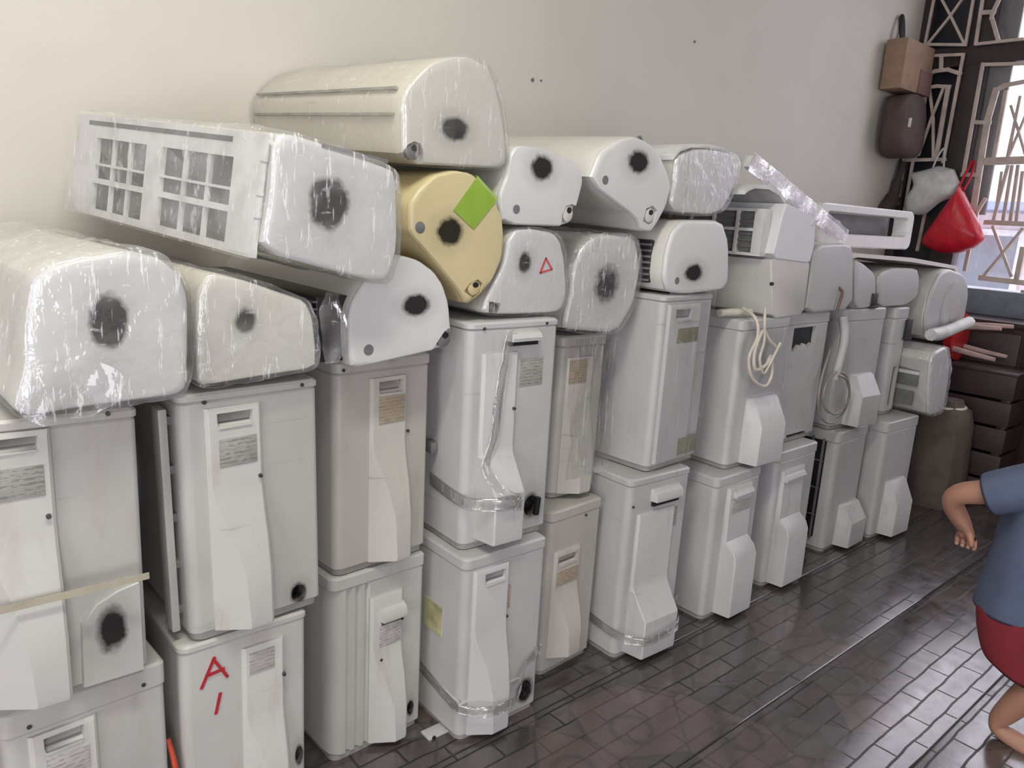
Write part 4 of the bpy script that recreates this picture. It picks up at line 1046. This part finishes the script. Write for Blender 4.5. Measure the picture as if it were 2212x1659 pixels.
# the far-pointing pieces piled round it
o = tag(box('front_frame', (0, 0.9, 0, 0.05, 0, 0.19), M_TRIM, bev=0.0), 'x', 'panel')
bpy.data.objects.remove(o)
def ring_frame():
    W_, H_, r, tk = 0.90, 0.185, 0.035, 0.07
    def rr(x0, x1, z0, z1, r):
        p = []
        for cx, cz, a0 in ((x1 - r, z1 - r, 0), (x0 + r, z1 - r, 90), (x0 + r, z0 + r, 180), (x1 - r, z0 + r, 270)):
            for k in range(5):
                a = math.radians(a0 + 90 * k / 4); p.append((cx + r * math.cos(a), cz + r * math.sin(a)))
        return p
    A = rr(0, W_, 0, H_, r); B = rr(0.06, W_ - 0.065, 0.06, H_ - 0.035, 0.014)
    vs, fs = [], []
    n = len(A)
    for P, y in ((A, 0.006), (rr(0.006, W_ - .006, .006, H_ - .006, r * .9), 0.0), (rr(0.056, W_ - .061, .056, H_ - .031, 0.016), 0.0), (B, 0.006), (B, tk), (A, tk)):
        vs += [(x, y, z) for x, z in P]
    for k in range(6):
        for j in range(n):
            a, b_ = k * n + j, k * n + (j + 1) % n
            c_, e_ = ((k + 1) % 6) * n + (j + 1) % n, ((k + 1) % 6) * n + j
            fs.append((a, b_, c_, e_))
    return from_data('front_frame', vs, fs)
t = thing('empty_casing', 'empty white indoor unit frame with rounded corners, standing on the pile by the window', 'panel', (3.15, 1.66, 1.284), (0, 0, -0.02), 'loose casing pieces on the pile')
link('rim', ring_frame(), painted('frame_rim', (0.72, 0.71, 0.70), 0.25, (), 0.05), t)
box('inner_tray', (0.06, 0.84, 0.10, 0.11, 0.035, 0.15), M_GREYP, t, bev=0.004)
t = thing('leaning_board', 'long narrow film-covered white panel leaning down behind the open-fronted unit', 'panel', (2.44, 1.57, 1.575), (0, 0.305, 0), 'loose casing pieces on the pile')
box('panel_board', (0, 0.80, 0, 0.03, -0.022, 0.022), M_TRIM, t, bev=0.006)
sheet('plastic_wrap', -0.01, 0.81, -0.04, 0.03, -0.003, t, M_FILM, 0.012, nx=30, nz=6, seed=7.7)
t = thing('loose_board', 'thin white casing lid lying loose over the last indoor units', 'panel', (3.02, 1.43, 1.252), (0, 0.047, 0.0), 'loose casing pieces on the pile')
pts = [(0, 0.0), (0.03, 0.022), (0.55, 0.032), (1.08, 0.022), (1.125, 0.0), (1.12, -0.012), (1.10, -0.010), (1.06, 0.006), (0.55, 0.014), (0.03, 0.006)]
rings = [[(x, y, z) for x, z in pts] for y in (0.0, 0.006, 0.40)]
link('panel_board', from_data('panel_board', *loft(rings)), painted('lid_board', (0.70, 0.66, 0.64), 0.3, (), 0.05), t)

# ------------------------------------------------------------------ cables, hoses and small bits on the stacks
M_CORD = plain('white_cord', (0.62, 0.56, 0.48), 0.5)
def curl(name, label, cat, pts, r, mat, n=8):
    o0 = Vector(pts[0])
    o = link(name, tube_mesh(name, [Vector(p) - o0 for p in spline(pts, n)], r), mat, None, o0)
    return tag(o, label, cat)
cord = curl('power_cord', 'coiled white power cord hanging in loops on the end panel of an outdoor unit', 'cord',
     [(2.235, 1.40, 1.085), (2.225, 1.345, 1.06), (2.226, 1.33, 1.003), (2.190, 1.33, 0.936), (2.222, 1.328, 0.866), (2.306, 1.328, 0.829), (2.345, 1.33, 0.866), (2.33, 1.333, 0.93),
      (2.285, 1.322, 0.905), (2.225, 1.322, 0.895), (2.21, 1.325, 0.95), (2.232, 1.325, 1.005), (2.26, 1.33, 1.02), (2.30, 1.328, 0.985), (2.352, 1.33, 0.958)], 0.0062, M_CORD)
link('cord_strand', tube_mesh('cord_strand', [Vector(p) - cord.location for p in spline([(2.258, 1.335, 1.095), (2.248, 1.325, 1.05), (2.256, 1.322, 0.99), (2.236, 1.318, 0.93), (2.27, 1.318, 0.88), (2.30, 1.32, 0.90), (2.36, 1.322, 0.975)], 8)], 0.005), M_CORD, cord)
curl('wire_coil', 'loops of bare wire hanging between the torn unit and its neighbour', 'wire',
     [(2.90, 1.41, 0.90), (2.83, 1.39, 0.82), (2.80, 1.38, 0.74), (2.84, 1.385, 0.65), (2.93, 1.38, 0.60), (3.03, 1.38, 0.63), (3.06, 1.38, 0.71), (3.0, 1.38, 0.79), (2.90, 1.38, 0.81), (2.83, 1.375, 0.76), (2.85, 1.375, 0.68), (2.95, 1.37, 0.64), (3.04, 1.37, 0.69), (3.0, 1.37, 0.77), (2.92, 1.37, 0.80)], 0.0045, plain('bare_wire', (0.30, 0.26, 0.23), 0.4))
curl('grey_hose', 'pale drain hose hanging down beside the torn black opening', 'hose',
     [(2.94, 1.40, 1.03), (2.95, 1.385, 0.95), (2.94, 1.385, 0.86), (2.93, 1.39, 0.78)], 0.017, plain('hose_grey', (0.52, 0.50, 0.48), 0.5))
curl('brown_wire', 'short brown wire end curling out of the plain white indoor unit', 'wire',
     [(2.868, 1.40, 1.145), (2.862, 1.378, 1.128), (2.842, 1.372, 1.10), (2.834, 1.375, 1.06)], 0.006, plain('brown_wire', (0.16, 0.10, 0.09), 0.5))
curl('white_pipe', 'short white pipe lying under the open-fronted indoor unit', 'pipe',
     [(2.16, 1.44, 1.068), (2.22, 1.43, 1.070), (2.31, 1.42, 1.068)], 0.013, plain('pipe_ivory', (0.66, 0.64, 0.54), 0.4))
curl('insulated_pipe', 'white insulated pipe poking out below the drum-ended unit', 'pipe',
     [(3.70, 1.345, 0.92), (3.86, 1.335, 0.93), (4.0, 1.33, 0.95), (4.09, 1.32, 0.965)], [0.028] * 24 + [0.024], plain('pipe_white', (0.66, 0.66, 0.65), 0.5))
curl('orange_cable', 'orange-red cable end at floor level between the two leftmost stacks', 'cable',
     [(0.388, 1.40, 0.30), (0.392, 1.385, 0.27), (0.397, 1.38, 0.22), (0.400, 1.39, 0.12), (0.396, 1.43, 0.008)], 0.006, plain('orange_cable', (0.50, 0.07, 0.03), 0.5))
for i, (x, y, z, hh, lab) in enumerate(((3.225, 1.41, 1.05, 0.062, 'black rubber foot between the two plain white indoor unit ends'), (3.60, 1.40, 0.895, 0.09, 'black bracket sticking up beside the small wrapped unit'))):
    t = thing('black_bracket', lab, 'bracket', (x, y, z))
    box('upright', (-0.026, 0.026, 0.0, 0.03, 0.0, hh), M_BLACK, t, bev=0.004)
    box('base', (-0.032, 0.032, -0.004, 0.05, 0.0, 0.010), M_BLACK, t, bev=0.002)

# marks left on the wall
for x, z, r in ((1.970, 1.826, 0.007), (2.012, 1.830, 0.004), (2.899, 2.121, 0.006)):
    n_ = disc('wall_plug', 0, 0, r, -0.004, 0.001, M_GREYP, None, 10)
    n_.location = (x, WALL_Y, z); n_['kind'] = 'structure'

# ------------------------------------------------------------------ hanging things in the corner
def cloth_bag(name, label, cat, loc, outline, depth, mat, seed, parent=None, group=None, amp=0.02):
    """a limp bag: outline in (y, z) at the near face, swelling towards the camera side (-x)"""
    t = thing(name, label, cat, loc, (0, 0, 0), group)
    P = resample(outline, 40); c = (sum(p[0] for p in P) / 40, sum(p[1] for p in P) / 40)
    rings = []
    for k in range(9):
        a = PI * k / 8
        s = max(0.04, math.sin(a)) ** 0.55; dx = -math.cos(a) * depth
        r = []
        for y, z in P:
            n = 1 + noise.noise(Vector((y * 9 + seed, z * 9, k * 0.35))) * amp * 9
            r.append((dx * (0.85 + 0.3 * n), c[0] + (y - c[0]) * s * (0.94 + 0.06 * n), c[1] + (z - c[1]) * s * (0.94 + 0.06 * n)))
        rings.append(r)
    o = link('bag_body', from_data('bag_body', *loft(rings), smooth=50), mat, t)
    return t
def soft_plastic(name, col, trans=0.3):
    m, nt, b = new_mat(name); g = G(nt)
    n = g.noise(g.coord(), 16, 4)
    g.put(b.inputs['Base Color'], g.mix(g.rng(n, 0.35, 0.7), col, tuple(x * 0.75 for x in col)))
    b.inputs['Roughness'].default_value = 0.35
    g.bump(n, 0.5, 0.01, b)
    return m
bx = cloth_bag('white_bag', 'white plastic bag hanging on the window grille beside the red one', 'bag', (5.0, 1.95, 1.62),
          [(0.14, 0.11), (0.05, 0.13), (-0.01, 0.15), (-0.10, 0.13), (-0.15, 0.04), (-0.14, -0.02), (-0.05, -0.06), (0.03, -0.14), (0.13, -0.14), (0.15, -0.05), (0.11, 0.03)], 0.06, soft_plastic('white_bag_film', (0.62, 0.62, 0.62)), 1.0)
link('bag_handle', tube_mesh('bag_handle', spline([(0.0, 0.03, 0.10), (0.03, 0.02, 0.20), (0.055, 0.0, 0.255), (0.03, -0.02, 0.2), (0.0, -0.04, 0.12)]), 0.006), soft_plastic('white_bag_handle', (0.62, 0.62, 0.62)), bx)
rb = cloth_bag('red_bag', 'bright red plastic bag hanging on the window grille', 'bag', (4.97, 1.78, 1.42),
          [(0.01, 0.24), (0.05, 0.16), (0.12, 0.02), (0.17, -0.08), (0.16, -0.12), (0.05, -0.16), (-0.05, -0.15), (-0.13, -0.11), (-0.17, -0.06), (-0.12, 0.03), (-0.05, 0.14)], 0.07, soft_plastic('red_bag_film', (0.60, 0.012, 0.03)), 5.0)
link('bag_handle', tube_mesh('bag_handle', spline([(0.0, 0.02, 0.22), (0.05, 0.01, 0.32), (0.10, -0.0, 0.385), (0.05, -0.02, 0.3), (0.0, -0.01, 0.21)]), 0.007), soft_plastic('red_bag_handle', (0.60, 0.012, 0.03)), rb)

M_CARD = plain('cardboard', (0.30, 0.20, 0.135), 0.7)
t = thing('cardboard_box', 'flat brown cardboard box hung high on the wall by the window', 'box', (4.66, 2.10, 2.17))
box('box_body', (-0.02, 0.36, -0.02, 0.10, 0.0, 0.27), M_CARD, t, bev=0.006, rot=(0, 0.0, 0))
box('box_flap', (0.20, 0.365, -0.028, -0.018, 0.0, 0.13), plain('cardboard_dark', (0.20, 0.12, 0.10), 0.7), t, bev=0.002)
link('hanging_strap', tube_mesh('hanging_strap', spline([(0.10, 0.06, 0.26), (0.09, 0.08, 0.34), (0.12, 0.10, 0.42), (0.16, 0.10, 0.36), (0.14, 0.08, 0.26)]), 0.012), M_BLACK, t)
t = cloth_bag('cloth_bag', 'dark brown cloth bag hanging on the wall under the cardboard box', 'bag', (4.84, 2.13, 1.99),
          [(0.06, 0.17), (-0.08, 0.17), (-0.10, 0.05), (-0.11, -0.15), (-0.08, -0.19), (0.06, -0.19), (0.08, -0.10), (0.075, 0.05)], 0.16, plain('brown_cloth', (0.085, 0.062, 0.055), 0.8), 3.0)
bpy.data.objects['cloth_bag'].children[0].name = 'bag_body'
box('white_tag', (-0.145, -0.135, -0.115, -0.10, -0.03, 0.02), M_TRIM, t, bev=0.003)
curl('dark_rag', 'limp dark rag drooping from the grille down the wall edge', 'rag', [(5.05, 2.17, 1.80), (5.03, 2.18, 1.68), (5.0, 2.18, 1.58), (4.90, 2.17, 1.50)], [0.02] * 8 + [0.03] * 8 + [0.045] * 9, plain('dark_rag', (0.07, 0.055, 0.05), 0.9))

# ------------------------------------------------------------------ furniture in the dark far corner
t = thing('cabinet', 'dark red-brown wooden cabinet below the window', 'cabinet', (4.72, 0.2, 0))
box('cabinet_body', (0, 0.36, 0, 1.58, 0.04, 0.90), M_REDWOOD, t, bev=0.006)
box('cabinet_top', (-0.02, 0.37, -0.02, 1.60, 0.90, 0.93), M_REDWOOD, t, bev=0.006)
box('plinth', (0.03, 0.34, 0.02, 1.56, 0, 0.04), M_BLACK, t, bev=0.002)
for k in range(3):
    dr = box('door', (-0.016, 0.0, 0.02 + k * 0.52, 0.52 + k * 0.52, 0.07, 0.87), M_REDWOOD, t, bev=0.006)
    box('knob', (-0.04, -0.014, 0.05 + k * 0.52, 0.075 + k * 0.52, 0.48, 0.51), M_SCREW, dr, bev=0.006)
M_SACK = plain('sack_brown', (0.10, 0.078, 0.062), 0.8)
t = thing('brown_sack', 'brown paper sack standing on the floor in the dark corner', 'sack', (4.21, 1.39, 0))
P = [(-0.13, -0.11), (0.0, -0.13), (0.13, -0.11), (0.15, 0.0), (0.13, 0.11), (0.0, 0.13), (-0.13, 0.11), (-0.15, 0)]
rings = []
for z, s in ((0, .93), (0.03, 1.02), (0.15, 1.06), (0.3, 1.0), (0.42, .95), (0.50, .80), (0.52, .55), (0.55, 0.5)):
    rings.append([(x * s * (1 + .06 * noise.noise(Vector((x * 9, y * 9, z * 7)))), y * s * (1 + .06 * noise.noise(Vector((x * 7, y * 9, z * 8 + 3)))), z) for x, y in resample(P, 24)])
link('sack_body', from_data('sack_body', *loft(rings), smooth=60), M_SACK, t)
link('neck_tie', tube_mesh('neck_tie', [(0.092 * math.cos(q), 0.082 * math.sin(q), 0.515) for q in (2 * PI * k / 16 for k in range(17))], 0.008), M_CORD, t)
# upturned stool: seat down on the cabinet-side, pale legs sticking out
t = thing('wooden_crate', 'dark wooden crate under the overturned red stool', 'crate', (4.40, 1.16, 0))
for z in (0.005, 0.145, 0.285, 0.425, 0.565):
    box('slat', (0.0, 0.014, 0, 0.46, z, z + 0.125), M_REDWOOD, t, bev=0.003)
    box('slat', (0.246, 0.26, 0, 0.46, z, z + 0.125), M_REDWOOD, t, bev=0.003)
    box('slat', (0.014, 0.246, 0, 0.014, z, z + 0.125), M_REDWOOD, t, bev=0.003)
    box('slat', (0.014, 0.246, 0.446, 0.46, z, z + 0.125), M_REDWOOD, t, bev=0.003)
for x in (0.014, 0.206):
    for y in (0.014, 0.406): box('post', (x, x + 0.04, y, y + 0.04, 0, 0.69), M_DARKWOOD, t, bev=0.003)
box('crate_lid', (-0.005, 0.265, -0.005, 0.465, 0.69, 0.704), M_REDWOOD, t, bev=0.003)
t = thing('stool', 'red stool lying on its side with pale legs pointing right, on the dark crate', 'stool', (4.55, 1.52, 0.835))
M_REDP = plain('red_plastic', (0.45, 0.01, 0.012), 0.35)
M_PINK = plain('pale_pink_wood', (0.50, 0.36, 0.33), 0.5)
disc('seat', 0, 0, 0.13, -0.02, 0.02, M_REDP, t, 28)
for (x, z) in ((-0.08, 0.06), (0.08, 0.06), (-0.08, -0.06), (0.08, -0.06)):
    link('leg', tube_mesh('leg', [(x, -0.015, z), (x * 1.1, -0.12, z * 1.2), (x * 1.2, -0.23, z * 1.35)], [0.016, 0.014, 0.011]), M_PINK, t)

# ------------------------------------------------------------------ the running child at the right edge
def skin_body(name, verts, edges, radii, mat, parent, root=0, sub=2):
    me = bpy.data.meshes.new(name)
    bm = bmesh.new()
    ly = bm.verts.layers.skin.verify()
    vs = []
    for i, (v, r) in enumerate(zip(verts, radii)):
        b = bm.verts.new(v); b[ly].radius = (r, r) if not isinstance(r, tuple) else r
        b[ly].use_root = (i == root); vs.append(b)
    for a, b in edges: bm.edges.new((vs[a], vs[b]))
    bm.to_mesh(me); bm.free()
    o = link(name, me, mat, parent)
    sk = o.modifiers.new('skin', 'SKIN'); sk.use_smooth_shade = True
    ss = o.modifiers.new('sub', 'SUBSURF'); ss.levels = sub; ss.render_levels = sub
    return o
def skin_material():
    m, nt, b = new_mat('skin'); g = G(nt)
    n = g.noise(g.coord(), 20, 3)
    g.put(b.inputs['Base Color'], g.mix(n, (0.40, 0.21, 0.145), (0.33, 0.165, 0.11)))
    b.inputs['Roughness'].default_value = 0.5
    b.inputs['Subsurface Weight'].default_value = 0.1
    b.inputs['Subsurface Radius'].default_value = (0.02, 0.01, 0.005)
    return m
M_SKIN = skin_material()
boy = thing('person', 'small barefoot child running right in a blue T-shirt and red shorts, arm swung back', 'person', (2.37, 0.438, 0))
boy.scale = (1.06, 1.06, 1.06)
# local frame: x away from the camera, -y is where the child runs to, z up; the arm towards the camera is the right one
V = [(0, 0.06, 0.40), (0, 0.055, 0.48), (0, 0.05, 0.58), (0, 0.045, 0.68), (0, 0.035, 0.735), (0, 0.02, 0.775)]
E_ = [(0, 1), (1, 2), (2, 3), (3, 4), (4, 5)]
Rr = [(0.082, 0.07), (0.078, 0.066), (0.082, 0.068), (0.085, 0.062), (0.045, 0.04), (0.032, 0.032)]
def limb(start, pts, rads):
    i = start
    for p, r in zip(pts, rads):
        V.append(p); Rr.append(r); E_.append((i, len(V) - 1)); i = len(V) - 1
    return i
limb(3, [(-0.105, 0.075, 0.700), (-0.125, 0.145, 0.665), (-0.130, 0.215, 0.640), (-0.120, 0.238, 0.615), (-0.090, 0.225, 0.570), (-0.068, 0.212, 0.540)], [0.040, 0.034, 0.030, 0.030, 0.027, 0.020])
hand = len(V) - 1
limb(hand, [(-0.058, 0.204, 0.520)], [(0.017, 0.022)])
palm = len(V) - 1
for k in range(4):
    dy = -0.022 + k * 0.014
    l = (0.9, 1.05, 1.0, 0.8)[k]
    limb(palm, [(-0.050, 0.204 + dy, 0.500), (-0.058, 0.200 + dy, 0.486 - 0.006 * l), (-0.070, 0.198 + dy, 0.490 - 0.004 * l)], [0.0072, 0.0066, 0.0056])
limb(hand, [(-0.078, 0.190, 0.526), (-0.086, 0.180, 0.508), (-0.084, 0.178, 0.494)], [0.010, 0.0078, 0.0062])
limb(3, [(0.105, 0.02, 0.70), (0.13, -0.05, 0.64), (0.135, -0.10, 0.585), (0.12, -0.16, 0.60), (0.10, -0.215, 0.625)], [0.040, 0.034, 0.029, 0.026, 0.019])
h2 = len(V) - 1
limb(h2, [(0.095, -0.24, 0.64)], [(0.017, 0.022)])
p2 = len(V) - 1
for k in range(4):
    dz = -0.02 + k * 0.014
    limb(p2, [(0.09, -0.262, 0.645 + dz), (0.078, -0.275, 0.648 + dz), (0.07, -0.268, 0.647 + dz)], [0.0072, 0.0066, 0.0056])
limb(h2, [(0.082, -0.232, 0.652), (0.072, -0.248, 0.662)], [0.0095, 0.0065])
# right (near) leg is the trailing one: heel by the picture edge; left leg forward
limb(0, [(-0.055, 0.04, 0.345), (-0.058, -0.008, 0.245), (-0.060, -0.03, 0.208), (-0.060, 0.008, 0.128), (-0.060, 0.045, 0.050), (-0.060, 0.045, 0.024), (-0.062, -0.015, 0.016), (-0.063, -0.05, 0.012)],
     [0.062, 0.045, 0.040, 0.037, 0.027, 0.024, (0.026, 0.015), (0.024, 0.011)])
limb(0, [(0.055, 0.0, 0.345), (0.058, -0.10, 0.26), (0.058, -0.125, 0.235), (0.058, -0.09, 0.14), (0.058, -0.07, 0.075), (0.058, -0.085, 0.06), (0.06, -0.14, 0.062), (0.06, -0.17, 0.07)],
     [0.062, 0.045, 0.040, 0.037, 0.027, 0.024, (0.026, 0.015), (0.024, 0.011)])
body = skin_body('body', V, E_, Rr, M_SKIN, boy)
# head: one shaped mesh with nose, brow, mouth and ears
def head_mesh():
    bm = bmesh.new()
    bmesh.ops.create_uvsphere(bm, u_segments=32, v_segments=24, radius=1.0)
    for v in bm.verts:
        x, y, z = v.co
        k = Vector((x * 0.070, y * 0.082, z * 0.092))
        if z < -0.1: k.x *= 1 - 0.22 * (-z - 0.1); k.y *= 1 - 0.10 * (-z)
        f = max(0.0, -y)
        nose = math.exp(-((x / .16) ** 2 + ((z + .12) / .2) ** 2)); k.y -= 0.013 * nose * f
        for sx in (-.38, .38): k.y += 0.006 * math.exp(-(((x - sx) / .17) ** 2 + ((z - .02) / .13) ** 2)) * f
        k.y -= 0.004 * math.exp(-((x / .3) ** 2 + ((z + .48) / .08) ** 2)) * f
        k.y += 0.003 * math.exp(-((x / .26) ** 2 + ((z + .42) / .03) ** 2)) * f
        for sx in (-1, 1): k.x += sx * 0.014 * math.exp(-(((x - sx) / .25) ** 2 + ((y - .1) / .13) ** 2 + ((z + .02) / .22) ** 2))
        v.co = k
    return finish(bm, 'head', 80)
hd = link('head', head_mesh(), M_SKIN, boy, (0, -0.01, 0.865), (0.08, 0, 0))
M_EYE = plain('eye_white', (0.7, 0.7, 0.7), 0.2); M_HAIR = plain('black_hair', (0.012, 0.010, 0.010), 0.5)
for sx in (-0.027, 0.027):
    bm = bmesh.new(); bmesh.ops.create_uvsphere(bm, u_segments=12, v_segments=8, radius=0.0095)
    ey = link('eye', finish(bm, 'eye', 60), M_EYE, hd, (sx, -0.0625, 0.002))
    bm = bmesh.new(); bmesh.ops.create_uvsphere(bm, u_segments=10, v_segments=8, radius=0.0045)
    link('pupil', finish(bm, 'pupil', 60), M_BLACK, ey, (0, -0.0062, 0))
bm = bmesh.new(); bmesh.ops.create_uvsphere(bm, u_segments=32, v_segments=20, radius=1.0)
kill = [v for v in bm.verts if v.co.z < (-0.35 if v.co.y > 0.15 else (0.15 if v.co.y > -0.35 else 0.55))]
bmesh.ops.delete(bm, geom=kill, context='VERTS')
for v in bm.verts:
    n = 1 + 0.05 * noise.noise(v.co * 9)
    v.co = Vector((v.co.x * 0.076 * n, v.co.y * 0.088 * n + 0.002, v.co.z * 0.098 * n))
hr = link('hair', finish(bm, 'hair', 80), M_HAIR, hd)
hr.modifiers.new('thick', 'SOLIDIFY').thickness = 0.008
# T-shirt and shorts as hollow shells round the body
M_SHIRT = plain('blue_cotton', (0.085, 0.105, 0.17), 0.85, grime=0.06)
M_SHORTS = plain('red_cotton', (0.17, 0.012, 0.020), 0.85, grime=0.08)
def shell(name, secs, mat, n=28, parent=boy, amp=0.006):
    rings = []
    for k, (c, rx, ry, ax) in enumerate(secs):
        c = Vector(c); u = Vector((1, 0, 0)); ax = Vector(ax).normalized()
        u = (u - ax * u.dot(ax)).normalized(); w_ = ax.cross(u)
        rings.append([c + u * (rx * math.cos(q) * (1 + amp * 12 * noise.noise(Vector((math.cos(q) * 2, math.sin(q) * 2, k * .5))))) + w_ * (ry * math.sin(q) * (1 + amp * 12 * noise.noise(Vector((math.sin(q) * 2, math.cos(q) * 2, k * .5 + 5))))) for q in (2 * PI * i / n for i in range(n))])
    o = link(name, from_data(name, *loft(rings, False, False), smooth=70), mat, parent)
    sd = o.modifiers.new('thick', 'SOLIDIFY'); sd.thickness = 0.004
    ss = o.modifiers.new('sub', 'SUBSURF'); ss.levels = 1; ss.render_levels = 1
    return o
Z = (0, 0, 1)
sh = shell('t_shirt', [((0, 0.062, 0.335), .122, .112, Z), ((0, 0.06, 0.40), .118, .106, Z), ((0, 0.056, 0.50), .112, .098, Z), ((0, 0.05, 0.60), .113, .095, Z), ((0, 0.048, 0.68), .140, .090, Z), ((0, 0.046, 0.715), .134, .082, Z), ((0, 0.040, 0.748), .082, .062, Z), ((0, 0.034, 0.757), .050, .046, Z)], M_SHIRT)
shell('sleeve', [((-0.060, 0.045, 0.705), .056, .060, (-.6, .55, -.3)), ((-0.092, 0.068, 0.700), .056, .060, (-.35, .7, -.4)), ((-0.115, 0.11, 0.680), .052, .056, (-.2, .8, -.45)), ((-0.125, 0.155, 0.655), .050, .054, (-.05, .85, -.45))], M_SHIRT, 18, sh)
shell('sleeve', [((0.060, 0.045, 0.700), .056, .060, (.6, -.5, -.4)), ((0.092, 0.022, 0.690), .056, .060, (.35, -.6, -.5)), ((0.115, -0.015, 0.670), .052, .056, (.2, -.7, -.55)), ((0.127, -0.06, 0.635), .050, .054, (.05, -.75, -.6))], M_SHIRT, 18, sh)
shell('collar', [((0, 0.034, 0.750), .053, .049, Z), ((0, 0.030, 0.762), .049, .046, Z), ((0, 0.027, 0.772), .046, .043, Z)], plain('white_collar', (0.62, 0.62, 0.64), 0.8), 24, sh, 0.002)
so = shell('shorts', [((0, 0.06, 0.43), .100, .088, Z), ((0, 0.058, 0.38), .110, .098, Z), ((0, 0.05, 0.335), .112, .098, Z)], M_SHORTS, 24, boy)
shell('shorts_leg', [((-0.052, 0.055, 0.35), .066, .098, (0, 0, -1)), ((-0.058, 0.052, 0.28), .068, .092, (0, .15, -1)), ((-0.06, 0.040, 0.205), .066, .086, (0, .4, -1))], M_SHORTS, 20, so)
shell('shorts_leg', [((0.052, 0.02, 0.35), .066, .085, (0, -.5, -.85)), ((0.056, -0.04, 0.30), .066, .076, (0, -.7, -.7)), ((0.058, -0.085, 0.268), .064, .070, (0, -.75, -.65))], M_SHORTS, 20, so)
